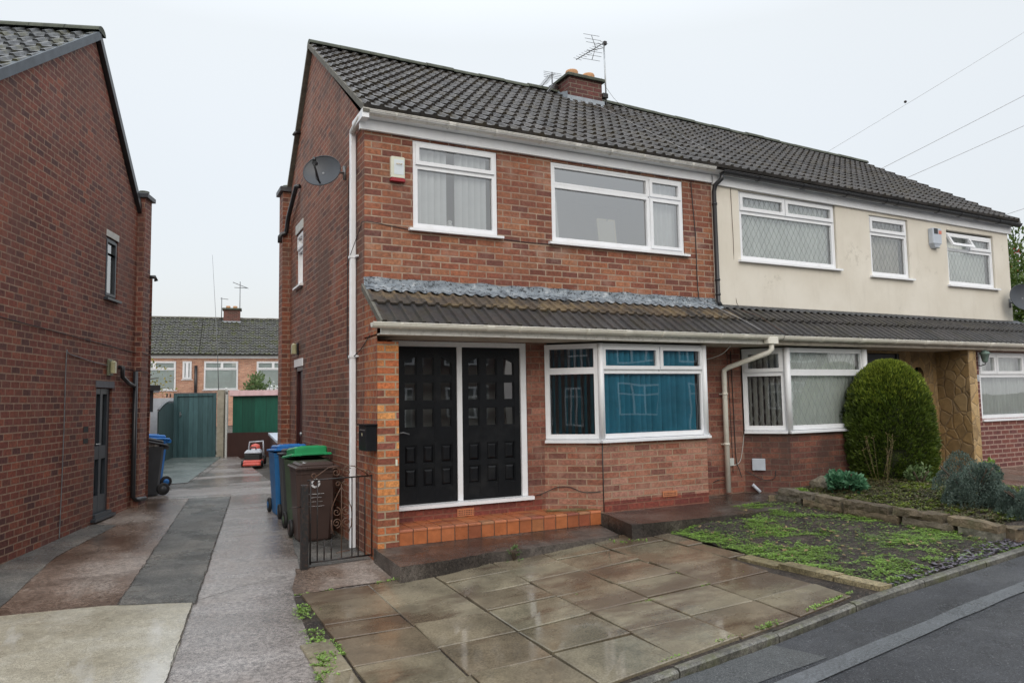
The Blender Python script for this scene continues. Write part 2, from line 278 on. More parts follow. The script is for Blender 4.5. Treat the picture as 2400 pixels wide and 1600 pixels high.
MAT['weed_dull'] = leafm('weed_dull', [(.08,.14,.045),(.13,.20,.07),(.18,.25,.11)])
MAT['euphorbia'] = leafm('euphorbia', [(.03,.11,.055),(.07,.20,.10),(.13,.29,.16)])
MAT['juniper'] = leafm('juniper', [(.065,.105,.080),(.12,.175,.145),(.19,.25,.215),(.085,.13,.10)])
MAT['leaf_tree'] = leafm('leaf_tree', [(.04,.085,.012),(.08,.14,.02),(.12,.17,.035)])
MAT['leaf_autumn'] = leafm('leaf_autumn', [(.20,.19,.03),(.35,.28,.04),(.12,.15,.03),(.28,.24,.08)])
MAT['leaf_grass'] = leafm('leaf_grass', [(.25,.17,.08),(.32,.24,.12),(.18,.14,.06)])
MAT['leaf_hedge'] = leafm('leaf_hedge', [(.06,.13,.02),(.11,.22,.03),(.15,.28,.04)])
MAT['berry'] = plain('berry', (.40,.03,.02), .4, .2, 9)
MAT['bark'] = plain('bark', (.07,.05,.035), .9, .3, 20, bump=.5)
MAT['bin_brown'] = plain('bin_brown', (.055,.034,.029), .42, .15, 5, bump=.1)
MAT['bin_grey'] = plain('bin_grey', (.045,.050,.055), .45, .15, 5, bump=.1)
MAT['bin_black'] = plain('bin_black', (.020,.021,.024), .42, .2, 5, bump=.1)
MAT['bin_blue'] = plain('bin_blue', (.025,.15,.38), .42, .12, 5)
MAT['bin_blue_lid'] = plain('bin_blue_lid', (.02,.17,.50), .35, .12, 5)
MAT['bin_green'] = plain('bin_green', (.02,.30,.11), .35, .12, 5)
MAT['bin_green_body'] = plain('bin_green_body', (.06,.10,.055), .5, .15, 5)
MAT['rubber'] = plain('rubber', (.012,.012,.013), .6, .2, 20)
MAT['print_white'] = plain('print_white', (.62,.64,.66), .6, .05, 20)
MAT['dish'] = plain('dish', (.048,.055,.066), .45, .12, 4)
MAT['metal'] = plain('metal', (.40,.42,.43), .35, .2, 20, metal=.8)
MAT['metal_dull'] = plain('metal_dull', (.20,.21,.22), .5, .2, 20, metal=.4)
MAT['wire'] = plain('wire', (.03,.03,.032), .6, .2, 20)
MAT['wire_pale'] = plain('wire_pale', (.35,.35,.36), .6, .2, 20)
MAT['alarm_cream'] = plain('alarm_cream', (.66,.67,.56), .4, .06, 9)
MAT['alarm_label'] = plain('alarm_label', (.66,.72,.76), .4, .05, 9)
MAT['alarm_red'] = plain('alarm_red', (.30,.012,.02), .25, .1, 9)
MAT['orange'] = plain('orange', (.62,.40,.14), .5, .1, 9)
MAT['salmon'] = plain('salmon', (.62,.20,.14), .5, .1, 9)
MAT['lamp_glass'] = plain('lamp_glass', (.42,.40,.24), .25, .15, 9)
MAT['lamp_body'] = plain('lamp_body', (.16,.17,.11), .5, .15, 9)
MAT['verdigris'] = plain('verdigris', (.18,.27,.24), .5, .2, 12)
MAT['meter'] = plain('meter', (.50,.55,.62), .5, .06, 8)
MAT['box_white'] = plain('box_white', (.55,.58,.56), .5, .06, 8)
def plankm(name, c, w):
    k = NT(name); b = k.n('ShaderNodeTexBrick'); k.l(k.tc.outputs['UV'], b.inputs['Vector']); b.offset = 0
    b.inputs['Color1'].default_value = (*[x*.8 for x in c],1); b.inputs['Color2'].default_value = (*[x*1.2 for x in c],1); b.inputs['Mortar'].default_value = (*[x*.35 for x in c],1)
    b.inputs['Scale'].default_value = 1; b.inputs['Mortar Size'].default_value = .004; b.inputs['Brick Width'].default_value = w; b.inputs['Row Height'].default_value = 20
    c2 = k.mix(.5, b.outputs['Color'], k.ramp(k.noise(5, 5, .6, 'Object', (4,4,.6)), [(.3, .6), (.7, 1.35)]), 'MULTIPLY'); k.col(c2); k.rough(.5)
    k.bump(b.outputs['Fac'], -.5, .01); return k.m
MAT['gate_teal'] = plankm('gate_teal', (.065,.135,.145), .12)
MAT['gate_leaf'] = plankm('gate_leaf', (.055,.095,.095), .05)
MAT['shed_green'] = plankm('shed_green', (.008,.085,.055), .30)
MAT['pink_trim'] = plain('pink_trim', (.78,.55,.56), .5, .08, 5)
MAT['board_brown'] = plain('board_brown', (.045,.018,.014), .5, .15, 6)
MAT['post_conc'] = plain('post_conc', (.34,.31,.24), .8, .2, 10, bump=.3)
MAT['mower_red'] = plain('mower_red', (.62,.10,.07), .4, .1, 9)
MAT['mower_grey'] = plain('mower_grey', (.45,.48,.52), .4, .1, 9)
MAT['mower_dark'] = plain('mower_dark', (.03,.035,.035), .4, .1, 9)
MAT['rubbish'] = plain('rubbish', (.5,.5,.48), .5, .3, 20)
# ------------------------------------------------------------------ mesh builder
def wloc(o):
    v = Vector((0,0,0))
    while o is not None: v += Vector(o.location); o = o.parent
    return v
def tag(o, label=None, cat=None, group=None, kind=None):
    if label: o['label'] = label
    if cat: o['category'] = cat
    if group: o['group'] = group
    if kind: o['kind'] = kind
    return o
def thing(name, label, cat, loc, rz=0, group=None):
    o = bpy.data.objects.new(name, None); COL.objects.link(o); o.location = loc; o.rotation_euler = (0,0,rz); o.empty_display_size = .2
    return tag(o, label, cat, group)
class MB:
    def __init__(s, T=None): s.v = []; s.f = []; s.T = T; s.fs = []; s.uv = None
    def add(s, vs, fs, smooth=False):
        b = len(s.v)
        s.v += [tuple(s.T(*p)) if s.T else tuple(p) for p in vs]
        for f in fs: s.f.append(tuple(b+i for i in f)); s.fs.append(smooth)
        return s
    def box(s, a, b):
        x0,y0,z0 = (min(a[i],b[i]) for i in range(3)); x1,y1,z1 = (max(a[i],b[i]) for i in range(3))
        return s.add([(x0,y0,z0),(x1,y0,z0),(x1,y1,z0),(x0,y1,z0),(x0,y0,z1),(x1,y0,z1),(x1,y1,z1),(x0,y1,z1)],
            [(0,3,2,1),(4,5,6,7),(0,1,5,4),(1,2,6,5),(2,3,7,6),(3,0,4,7)])
    def cbox(s, a, b, c=.006):  # box with chamfered vertical edges/top
        x0,y0,z0 = (min(a[i],b[i]) for i in range(3)); x1,y1,z1 = (max(a[i],b[i]) for i in range(3))
        ring = [(x0+c,y0),(x1-c,y0),(x1,y0+c),(x1,y1-c),(x1-c,y1),(x0+c,y1),(x0,y1-c),(x0,y0+c)]
        cx,cy = (x0+x1)/2,(y0+y1)/2
        ins = [(px+(c if px<cx else -c), py+(c if py<cy else -c)) for px,py in ring]
        vs = [(*p,z0) for p in ring]+[(*p,z1-c) for p in ring]+[(*p,z1) for p in ins]
        fs = [tuple(range(7,-1,-1)), tuple(range(16,24))]
        for k in (0,8):
            for i in range(8): fs.append((k+i,k+(i+1)%8,k+8+(i+1)%8,k+8+i))
        return s.add(vs, fs)
    def quad(s, *p): return s.add(p, [tuple(range(len(p)))])
    def prism(s, poly, d):  # poly: list of 3d pts, d: extrusion vector
        n = len(poly); vs = list(poly)+[(p[0]+d[0],p[1]+d[1],p[2]+d[2]) for p in poly]
        return s.add(vs, [tuple(range(n-1,-1,-1)), tuple(range(n,2*n))]+[(i,(i+1)%n,n+(i+1)%n,n+i) for i in range(n)])
    def tube(s, pts, r, n=8, cap=True, rad=None):
        P = [Vector(p) for p in pts]; vs = []; fs = []; prev = None
        for i, p in enumerate(P):
            d = (P[min(i+1,len(P)-1)]-P[max(i-1,0)]).normalized()
            if prev is None: a = d.orthogonal().normalized()
            else:
                a = prev-d*prev.dot(d); a = a.normalized() if a.length > 1e-6 else d.orthogonal().normalized()
            prev = a; b = d.cross(a); q = rad[i] if rad else r
            for k in range(n):
                t = 2*math.pi*k/n; vs.append(tuple(p+(a*math.cos(t)+b*math.sin(t))*q))
        for i in range(len(P)-1):
            for k in range(n): fs.append((i*n+k,i*n+(k+1)%n,(i+1)*n+(k+1)%n,(i+1)*n+k))
        s.add(vs, fs, True)
        if cap:
            b = len(s.v)-len(vs); s.f.append(tuple(b+k for k in range(n-1,-1,-1))); s.fs.append(False)
            m = b+(len(P)-1)*n; s.f.append(tuple(m+k for k in range(n))); s.fs.append(False)
        return s
    def lathe(s, prof, c=(0,0,0), n=20, ax='z'):
        vs = []; fs = []
        for r, z in prof:
            for k in range(n):
                t = 2*math.pi*k/n; p = (r*math.cos(t), r*math.sin(t), z)
                if ax == 'x': p = (p[2],p[0],p[1])
                if ax == 'y': p = (p[0],p[2],p[1])
                vs.append((c[0]+p[0],c[1]+p[1],c[2]+p[2]))
        for i in range(len(prof)-1):
            for k in range(n): fs.append((i*n+k,i*n+(k+1)%n,(i+1)*n+(k+1)%n,(i+1)*n+k))
        s.add(vs, fs, True)
        b = len(s.v)-len(vs)
        if prof[0][0] > 1e-4: s.f.append(tuple(b+k for k in range(n-1,-1,-1))); s.fs.append(False)
        if prof[-1][0] > 1e-4: m = b+(len(prof)-1)*n; s.f.append(tuple(m+k for k in range(n))); s.fs.append(False)
        return s
    def build(s, name, mat, parent=None, local=False, label=None, kind=None, recalc=True, uvf=None, origin=None):
        me = bpy.data.meshes.new(name)
        V = np.array(s.v, float) if s.v else np.zeros((0,3))
        loc = Vector((0,0,0))
        if parent is not None and not local: off = wloc(parent)
        elif parent is None:
            off = Vector(origin) if origin else Vector(((V[:,0].min()+V[:,0].max())/2, (V[:,1].min()+V[:,1].max())/2, V[:,2].min())); loc = off
        else: off = Vector((0,0,0))
        me.from_pydata((V-np.array(off)).tolist(), [], s.f)
        me.polygons.foreach_set('use_smooth', s.fs)
        me.materials.append(mat if not isinstance(mat, str) else MAT[mat])
        if recalc:
            bm = bmesh.new(); bm.from_mesh(me); bmesh.ops.recalc_face_normals(bm, faces=bm.faces); bm.to_mesh(me); bm.free()
        # metric box UVs
        ul = me.uv_layers.new(name='UVMap'); co = V
        for p in me.polygons:
            n = p.normal
            if uvf is None:
                if abs(n.z) > .95: t = Vector((1,0,0)); b = Vector((0,1,0))
                else:
                    t = Vector((-n.y, n.x, 0)).normalized()
                    if t.x < -1e-3 or (abs(t.x) <= 1e-3 and t.y < 0): t = -t
                    b = n.cross(t)
                    if b.z < 0: b = -b
            for li in p.loop_indices:
                q = co[me.loops[li].vertex_index]
                ul.data[li].uv = uvf(q) if uvf else (q[0]*t.x+q[1]*t.y+q[2]*t.z, q[0]*b.x+q[1]*b.y+q[2]*b.z)
        o = bpy.data.objects.new(name, me); COL.objects.link(o); o.parent = parent; o.location = loc
        if label: o['label'] = label
        if kind: o['kind'] = kind
        return o
def frame(o, u, out):   # local (u, d outward, z) -> world
    u = Vector((*u,0)).normalized(); w = Vector((*out,0)).normalized(); o = Vector(o)
    return lambda a, d, z: (o.x+u.x*a+w.x*d, o.y+u.y*a+w.y*d, o.z+z)
def wall(mb, u0, u1, z0, z1, holes, dep=.09, d=0):
    us = sorted({u0,u1,*[h[0] for h in holes],*[h[1] for h in holes]}); zs = sorted({z0,z1,*[h[2] for h in holes],*[h[3] for h in holes]})
    us = [x for x in us if u0 <= x <= u1]; zs = [x for x in zs if z0 <= x <= z1]
    for a, b in zip(us, us[1:]):
        for c, e in zip(zs, zs[1:]):
            if any(h[0]-1e-6 <= a and b <= h[1]+1e-6 and h[2]-1e-6 <= c and e <= h[3]+1e-6 for h in holes): continue
            mb.quad((a,d,c),(b,d,c),(b,d,e),(a,d,e))
    for a, b, c, e in holes:
        mb.quad((a,d,c),(a,d-dep,c),(a,d-dep,e),(a,d,e)); mb.quad((b,d,c),(b,d-dep,c),(b,d-dep,e),(b,d,e))
        mb.quad((a,d,c),(b,d,c),(b,d-dep,c),(a,d-dep,c)); mb.quad((a,d,e),(b,d,e),(b,d-dep,e),(a,d-dep,e))
def window(T, parent, u0, u1, z0, z1, cells, glass='glass', fm='pvc', sill=True, d=-.012, b=.042, room=1.6, lat=None, sillh=.028, sillout=.055, sille=.07, tilt=None, name='window', pd=-.03):
    f = MB(T)
    ob = .03
    f.box((u0,d-.05,z0),(u0+ob,d,z1)); f.box((u1-ob,d-.05,z0),(u1,d,z1)); f.box((u0+ob,d-.05,z0),(u1-ob,d,z0+ob)); f.box((u0+ob,d-.05,z1-ob),(u1-ob,d,z1))
    g = MB(T); lt = MB(T)
    for ci, c in enumerate(cells):
        a, e, lo, hi, sash = c
        D = d+(.016 if sash else -.004); bb = b if sash else b*.62
        if tilt == ci: continue
        f.box((a,D-.04,lo),(a+bb,D,hi)); f.box((e-bb,D-.04,lo),(e,D,hi)); f.box((a+bb,D-.04,lo),(e-bb,D,lo+bb)); f.box((a+bb,D-.04,hi-bb),(e-bb,D,hi))
        g.quad((a+bb,D+pd,lo+bb),(e-bb,D+pd,lo+bb),(e-bb,D+pd,hi-bb),(a+bb,D+pd,hi-bb))
        if lat:
            lattice(lt, a+bb, e-bb, lo+bb, hi-bb, D+pd+.004, *lat)
    # bars between cells
    us = sorted({c[0] for c in cells}|{c[1] for c in cells}); zs = sorted({c[2] for c in cells}|{c[3] for c in cells})
    for i, c in enumerate(cells):
        for c2 in cells[i+1:]:
            if 0 < c2[0]-c[1] < .06 and c2[2] < c[3] and c[2] < c2[3]: f.box((c[1],d-.045,max(c[2],c2[2])),(c2[0],d-.006,min(c[3],c2[3])))
            for x, y in ((c,c2),(c2,c)):
                if 0 < y[2]-x[3] < .06 and y[0] < x[1] and x[0] < y[1]: f.box((max(x[0],y[0]),d-.045,x[3]),(min(x[1],y[1]),d-.006,y[2]))
    o = f.build(name, fm, parent); g.build('pane', glass, o, recalc=False)
    if lat: lt.build('lead_lattice', 'lattice', o, recalc=False)
    if sill:
        s = MB(T); s.prism([(u0-sille,-.04,z0-.002),(u0-sille,sillout,z0-.014),(u0-sille,sillout,z0-.014-sillh),(u0-sille,-.04,z0-.012-sillh)], tuple((u1-u0+2*sille,0,0)))
        s.build('sill', fm, o)
    if tilt is not None:
        a, e, lo, hi, sash = cells[tilt]; s = MB(lambda x,dd,z: T(x, d+.02+dd+(hi-z)*.45, hi-(hi-z)*.9)); bb = b
        s.box((a,-.035,lo),(a+bb,0,hi)); s.box((e-bb,-.035,lo),(e,0,hi)); s.box((a+bb,-.035,lo),(e-bb,0,lo+bb)); s.box((a+bb,-.035,hi-bb),(e-bb,0,hi))
        q = s.build('open_sash', fm, o)
    if room:
        r = MB(T); D = d-.10
        r.quad((u0-.3,D-room,z0-.5),(u1+.3,D-room,z0-.5),(u1+.3,D-room,z1+.12),(u0-.3,D-room,z1+.12))
        for uu_ in (u0-.3,u1+.3): r.quad((uu_,D,z0-.5),(uu_,D-room,z0-.5),(uu_,D-room,z1+.12),(uu_,D,z1+.12))
        for zz in (z0-.5,z1+.12): r.quad((u0-.3,D,zz),(u1+.3,D,zz),(u1+.3,D-room,zz),(u0-.3,D-room,zz))
        r.build('room_lining', 'room', parent, recalc=False)
    return o
def lattice(m, u0, u1, z0, z1, D, pu, pz, r=.0016):
    k = -60
    # diamonds: lines z = +-(pz/pu) u + c
    s = pz/pu
    for sg in (1,-1):
        for i in range(-80, 81):
            c = i*pz
            pts = []
            ua = u0; ub = u1; za = z0+c+sg*s*(ua-u0); zb = z0+c+sg*s*(ub-u0)
            # clip in z
            def at(z): return ua+(z-za)/(zb-za)*(ub-ua)
            lo, hi = (za,zb) if za < zb else (zb,za)
            if hi <= z0 or lo >= z1: continue
            zl, zh = max(lo,z0), min(hi,z1); A = at(zl); B = at(zh)
            if abs(A-B) < .01: continue
            m.quad((A-r*1.3,D,zl),(A+r*1.3,D,zl),(B+r*1.3,D,zh),(B-r*1.3,D,zh))
def slats(T, u0, u1, z0, z1, d, mat, label, name='vertical_blind', w=.089, ang=25, gap=None, cat='blind', parent=None, jit=3):
    m = MB(T); u = u0+w*.4; i = 0
    while u < u1-w*.3:
        if not (gap and gap[0] < u < gap[1]):
            a = R_(ang+random.uniform(-jit,jit)); c, s_ = math.cos(a)*w/2, math.sin(a)*w/2
            n = 6
            for k in range(n):
                t0, t1 = -1+2*k/n, -1+2*(k+1)/n; b0, b1 = .006*(1-t0*t0), .006*(1-t1*t1)
                m.quad((u+c*t0,d+s_*t0+b0,z0),(u+c*t1,d+s_*t1+b1,z0),(u+c*t1,d+s_*t1+b1,z1),(u+c*t0,d+s_*t0+b0,z1))
        u += w*.86; i += 1
    m.box((u0,d-.02,z1),(u1,d+.02,z1+.03))
    o = m.build(name, mat, None, recalc=False); tag(o, label, cat); return o
def drape(T, u0, u1, z0, z1, d, mat, label, name='net_curtain', amp=.024, per=.085, top=None, cat='curtain', gather=None):
    m = MB(T); n = max(6, int((u1-u0)/.012)); vs = []; rows = 9
    for j in range(rows+1):
        z = z0+(z1-z0)*j/rows
        for i in range(n+1):
            u = u0+(u1-u0)*i/n
            uu2 = u if not gather else u0+(u-u0)*(1-gather*(1-j/rows)) 
            vs.append((uu2, d+amp*math.sin(u/per*6.283+2*math.sin(u*5))*(1-.3*math.sin(u*17+z)), z))
    fs = [(j*(n+1)+i, j*(n+1)+i+1, (j+1)*(n+1)+i+1, (j+1)*(n+1)+i) for j in range(rows) for i in range(n)]
    m.add(vs, fs, True); o = m.build(name, mat, None, recalc=False); tag(o, label, cat); return o
def tiles(x0, x1, y0, z0, y1, z1, rows, per, h=.028, lip=.022, T=None, dx=.0, wob=.004, step=None):
    """interlocking concrete tiles: ribs run up the slope, courses overlap"""
    m = MB(T); prof = [(0,0),(.08,.05),(.18,1),(.40,1),(.50,.05),(.58,0)]  # fraction of period, height
    xs = []; x = x0
    k0 = 0
    while x < x1:
        for f_, hh in prof: xs.append((x+f_*per, hh))
        x += per
    xs = [q for q in xs if q[0] < x1]; xs.append((x1, 0))
    L = math.hypot(y1-y0, z1-z0); ny, nz_ = -(z1-z0)/L, (y1-y0)/L
    for r in range(rows):
        a, b = r/rows, (r+1)/rows+.012; ja = random.uniform(-wob, wob)
        vs = []
        for i, (x, hh) in enumerate(xs):
            tile = int((x-x0)/(per*2)+1e-6); random.seed(r*977+tile); jt = random.uniform(-wob, wob); js = random.uniform(-wob,wob)*.5
            for (t, lift) in ((a, lip), (b, .0)):
                t2 = t + (js/L if t == a else 0)
                y = y0+(y1-y0)*t2; z = z0+(z1-z0)*t2; q = hh*h+lift+jt*.6
                vs.append((x, y+ny*q, z+nz_*q))
            t2 = a + js/L; q = hh*h+.0-.012
            vs.append((x, y0+(y1-y0)*t2+ny*(-.008), z0+(z1-z0)*t2+nz_*(-.008)))
        n = len(xs); fs = []
        for i in range(n-1):
            fs.append((3*i, 3*i+3, 3*i+4, 3*i+1)); fs.append((3*i+2, 3*i+5, 3*i+3, 3*i))
        m.add(vs, fs)
    random.seed(11)
    return m
def ridge_tiles(p0, p1, r=.11, seg=.42):
    m = MB(); P0, P1 = Vector(p0), Vector(p1); L = (P1-P0).length; d = (P1-P0)/L; side = Vector((-d.y, d.x, 0)).normalized(); n = int(L/seg)
    for i in range(n):
        a = P0+d*(L*i/n); b = P0+d*(L*(i+1)/n-.006); rr2 = r+random.uniform(-.004,.004); zo = random.uniform(-.008,.008); vs = []
        for q in (a, b):
            for k in range(9):
                t = math.pi*k/8; vs.append(tuple(q+side*math.cos(t)*rr2+Vector((0,0,math.sin(t)*rr2*.75+zo))))
        m.add(vs, [(k,k+1,k+10,k+9) for k in range(8)]+[tuple(range(8,-1,-1)), tuple(range(9,18))])
    return m
def gutter(T, x0, x1, d, z, r=.055, joints=(), br=()):
    m = MB(T); n = 10
    for (a, b, q) in [(x0,x1,r)]+[(j-.04,j+.04,r+.006) for j in joints]+[(j-.012,j+.012,r+.008) for j in br]:
        out_ = [(d+q*math.cos(math.pi+math.pi*k/n), z+q*math.sin(math.pi+math.pi*k/n)) for k in range(n+1)]
        inn = [(d+(q-.006)*math.cos(math.pi+math.pi*k/n), z+(q-.006)*math.sin(math.pi+math.pi*k/n)) for k in range(n+1)]
        ring = out_+inn[::-1]; N = len(ring)
        vs = [(a,*p) for p in ring]+[(b,*p) for p in ring]
        m.add(vs, [(i,(i+1)%N,N+(i+1)%N,N+i) for i in range(N)]+[tuple(range(N)), tuple(range(N,2*N))])
    for e_ in (x0, x1):
        out_ = [(e_, d+r*math.cos(math.pi+math.pi*k/n), z+r*math.sin(math.pi+math.pi*k/n)) for k in range(n+1)]
        m.add(out_, [tuple(range(n+1))])
    m.tube([(x0,d+r,z),(x1,d+r,z)], .006, 6)
    return m
def text(s, size, T, mat, parent, name, local=False, align='CENTER', ext=.001):
    cu = bpy.data.curves.new(name, 'FONT'); cu.body = s; cu.size = size; cu.align_x = align; cu.extrude = ext
    to = bpy.data.objects.new('tmp', cu); COL.objects.link(to); dg = bpy.context.evaluated_depsgraph_get()
    me = bpy.data.meshes.new_from_object(to.evaluated_get(dg)); bpy.data.objects.remove(to)
    m = MB(lambda x, y, z: T(x, z, y)); m.add([tuple(v.co) for v in me.vertices], [tuple(p.vertices) for p in me.polygons]); bpy.data.meshes.remove(me)
    return m.build(name, mat, parent, local=local)
# ------------------------------------------------------------------ ground
def zg(x, y):
    z = -.13+.021*min(max(y, -8), 12)
    return z + (.045*max(x, 0) if x < 6 else .27+.012*(min(x, 30)-6))
def sheet(name, poly, off, mat, grid=None, zf=None, kind='structure', amp=0, thick=.0, label=None):
    bm = bmesh.new(); f = bm.faces.new([bm.verts.new((p[0],p[1],0)) for p in poly])
    cuts = [((0,0,0),(1,0,0)),((6,0,0),(1,0,0)),((30,0,0),(1,0,0)),((0,12,0),(0,1,0)),((0,-8,0),(0,1,0))]
    if grid:
        xs = [p[0] for p in poly]; ys = [p[1] for p in poly]
        x = min(xs)+grid
        while x < max(xs): cuts.append(((x,0,0),(1,0,0))); x += grid
        y = min(ys)+grid
        while y < max(ys): cuts.append(((0,y,0),(0,1,0))); y += grid
    for co, no in cuts: bmesh.ops.bisect_plane(bm, geom=bm.verts[:]+bm.edges[:]+bm.faces[:], plane_co=co, plane_no=no, dist=1e-5)
    for v in bm.verts:
        v.co.z = (zf(v.co.x, v.co.y) if zf else zg(v.co.x, v.co.y))+off
        if amp: v.co.z += amp*mnoise.noise(Vector((v.co.x*7, v.co.y*7, 3)))
    m = MB(); bm.verts.ensure_lookup_table(); idx = {v: i for i, v in enumerate(bm.verts)}
    m.add([tuple(v.co) for v in bm.verts], [tuple(idx[v] for v in f.verts) for f in bm.faces], bool(grid)); bm.free()
    if thick:
        n = len(poly); top = [(p[0],p[1],(zf(*p) if zf else zg(*p))+off) for p in poly]
        for i in range(n): a, b = top[i], top[(i+1)%n]; m.quad(a, b, (b[0],b[1],b[2]-thick), (a[0],a[1],a[2]-thick))
    o = m.build(name, mat, None, origin=(0,0,0)); o['kind'] = kind
    if label: o['label'] = label
    for p in o.data.polygons:
        if p.normal.z < -.5: p.flip()
    return o
def rough(poly, amp, step=.18, seed=0):
    out_ = []
    for i in range(len(poly)):
        a, b = Vector((*poly[i],0)), Vector((*poly[(i+1)%len(poly)],0)); n = max(1, int((b-a).length/step)); d = (b-a).normalized() if (b-a).length else Vector((1,0,0))
        nn_ = Vector((-d.y, d.x, 0))
        for k in range(n):
            p = a+(b-a)*k/n
            if k: p = p+nn_*amp*(mnoise.noise(Vector((p.x*3+seed, p.y*3, seed)))+.6*mnoise.noise(Vector((p.x*11, p.y*11+seed, 5))))
            out_.append((p.x, p.y))
    return out_
def kerb_y(x): 
    P = [(-30,-4.75),(-6,-4.3),(0,-4.02),(.5,-3.96),(1.58,-3.86),(2.93,-3.68),(5.08,-3.56),(8,-3.35),(16,-2.6),(40,1.0)]
    for (a, b), (c, d) in zip(P, P[1:]):
        if x <= c: return b+(d-b)*(x-a)/(c-a)
    return P[-1][1]
# one base sheet out to the horizon
g = MB(); ys = [-400,-8,-4.6,0,12,60,420]; xs = [-420,-6,0,6,30,420]
vs = [(x, y, zg(x,y)-.05-(.12 if y < -4.5 else 0)) for y in ys for x in xs]
g.add(vs, [(j*6+i, j*6+i+1, (j+1)*6+i+1, (j+1)*6+i) for j in range(6) for i in range(5)]); o = g.build('ground', 'base', None, origin=(0,0,0)); o['kind'] = 'structure'
# road
def zroad(x, y): return zg(x, -4)-.03 + .0*(y)
kx = [-30,-6,-2,0,.5,1.58,2.93,5.08,8,16,40]
road_poly = [(x, kerb_y(x)-.10) for x in kx]+[(40,-16),(-30,-16)]
sheet('road', road_poly, 0, 'road', zf=zroad)
sheet('road_patch', rough([(-.6,-4.16),(1.60,-3.955),(1.72,-4.29),(-.6,-4.42)], .012), .004, 'road_patch', zf=zroad)
sheet('road_patch', rough([(.30,-4.62),(1.35,-4.44),(1.63,-5.05),(1.7,-6.4),(.1,-6.4)], .012), .004, 'road_patch', zf=zroad)
sheet('road_band', rough([(-3,-4.72),(0,-4.52),(.98,-4.40),(2.2,-4.28),(3.7,-4.14),(5.5,-4.0),(9,-3.7),(9,-3.82),(5.5,-4.13),(3.6,-4.27),(2.2,-4.42),(1.0,-4.54),(0,-4.66),(-3,-4.9)], .012, .3), .008, 'road_band', zf=zroad)
# kerb stones
km = MB(); x = -1.0
def kp(x, o): return (x+.06*o, kerb_y(x)+o)
while x < 20:
    L = .9; a, b = x+.006, x+L-.006; jz = random.uniform(-.006,.006)
    vs = []
    for xx in (a, b):
        for o_, dz in ((.0,0),(-.045,0),(-.06,-.012),(-.06,-.14),(.0,-.14)):
            q = kp(xx, o_); vs.append((q[0], q[1]-.02, zg(xx,-3.9)+.012+jz+dz))
    km.add(vs, [(0,1,6,5),(1,2,7,6),(2,3,8,7),(3,4,9,8),(4,0,5,9),(4,3,2,1,0),(5,6,7,8,9)]); x += L
o = km.build('kerb', 'kerb', None); o['kind'] = 'structure'
# driveway between the houses
sheet('driveway', [(-8,-4.45),(-6,-4.40),(-2,-4.2),(-.9,-4.16),(-.9,-1.28),(.02,-1.18),(.02,12.4),(-1.0,14),(-8,14)], 0, 'concrete_pink')
sheet('driveway_strip', rough([(-8,-1.2),(-2.22,-.80),(-1.42,5.02),(-1.95,5.3),(-2.6,5.3),(-3.5,1.4),(-8,-1)], .010, .05, seed=2), .004, 'concrete_brown')
sheet('tarmac_strip', rough([(-2.22,-.80),(-1.66,-1.05),(-.82,4.93),(-1.42,5.02)], .010, .04, seed=4), .008, 'tarmac_old')
sheet('tarmac_strip', rough([(-3.9,-.6),(-3.05,-.5),(-2.85,1.4),(-2.35,3.05),(-2.7,3.3),(-3.6,.9)], .012, .05, seed=6), .008, 'tarmac_old')
sheet('concrete_patch', rough([(-8,-1.1),(-3.0,-.72),(-2.3,-.80),(-1.68,-1.04),(-2.12,-4.2),(-8,-4.4)], .012, seed=9), .012, 'concrete_pale', thick=.012)
sheet('yard_paving', rough([(-2.0,7.0),(-1.35,7.1),(-.35,12.1),(-1.45,12.6),(-2.1,11)], .03, seed=3), .008, 'tarmac_teal')
sheet('concrete_path', rough([(-.92,-1.20),(.02,-1.12),(.02,-.25),(-.66,-.34),(-.75,-.3)], .03, .1, seed=5), .008, 'concrete_brown')
sheet('gravel_strip', rough([(-.72,-.32),(.01,-.26),(.01,1.3),(-.5,1.3)], .02, .1, seed=5), .010, 'tarmac_old')
def crack(pts, w, name='crack', amp=.012, off=.016):
    P = []
    for (a, b) in zip(pts, pts[1:]):
        n = max(2, int(math.hypot(b[0]-a[0], b[1]-a[1])/.05))
        for k in range(n): t = k/n; x = a[0]+(b[0]-a[0])*t; y = a[1]+(b[1]-a[1])*t; P.append((x+amp*mnoise.noise(Vector((x*9,y*9,1))), y+amp*mnoise.noise(Vector((x*9,y*9,7)))))
    m = MB(); vs = []
    for i, p in enumerate(P):
        q = P[min(i+1,len(P)-1)]; o_ = P[max(i-1,0)]; d = Vector((q[0]-o_[0], q[1]-o_[1], 0)).normalized(); ww = w*(.5+abs(mnoise.noise(Vector((p[0]*13,p[1]*13,3))))*1.6)
        vs += [(p[0]-d.y*ww, p[1]+d.x*ww, zg(*p)+off), (p[0]+d.y*ww, p[1]-d.x*ww, zg(*p)+off)]
    m.add(vs, [(2*i,2*i+1,2*i+3,2*i+2) for i in range(len(P)-1)]); o = m.build(name, 'soil', None, recalc=False, origin=(0,0,0)); o['kind'] = 'structure'
crack([(-2.3,5.05),(-1.4,5.06),(-.8,4.98),(0,5.2)], .005)
crack([(-1.63,-1.0),(-1.3,-.75),(-.9,-.55),(-.7,-.45)], .004)
crack([(-1.66,-1.05),(-.82,4.93)], .004, amp=.014)
crack([(-2.22,-.8),(-1.42,5.02)], .004, amp=.016)
crack([(-3.0,-.70),(-2.3,-.79),(-1.68,-1.03),(-2.12,-4.2)], .0035, off=.018)
crack([(-1.3,7.2),(-1.0,8.2),(-.5,10.5)], .006)
k_ = NT('standing_water'); k_.p.inputs['Base Color'].default_value = (.05,.045,.04,1); k_.rough(.03); k_.p.inputs['Alpha'].default_value = .55
MAT['water'] = k_.m
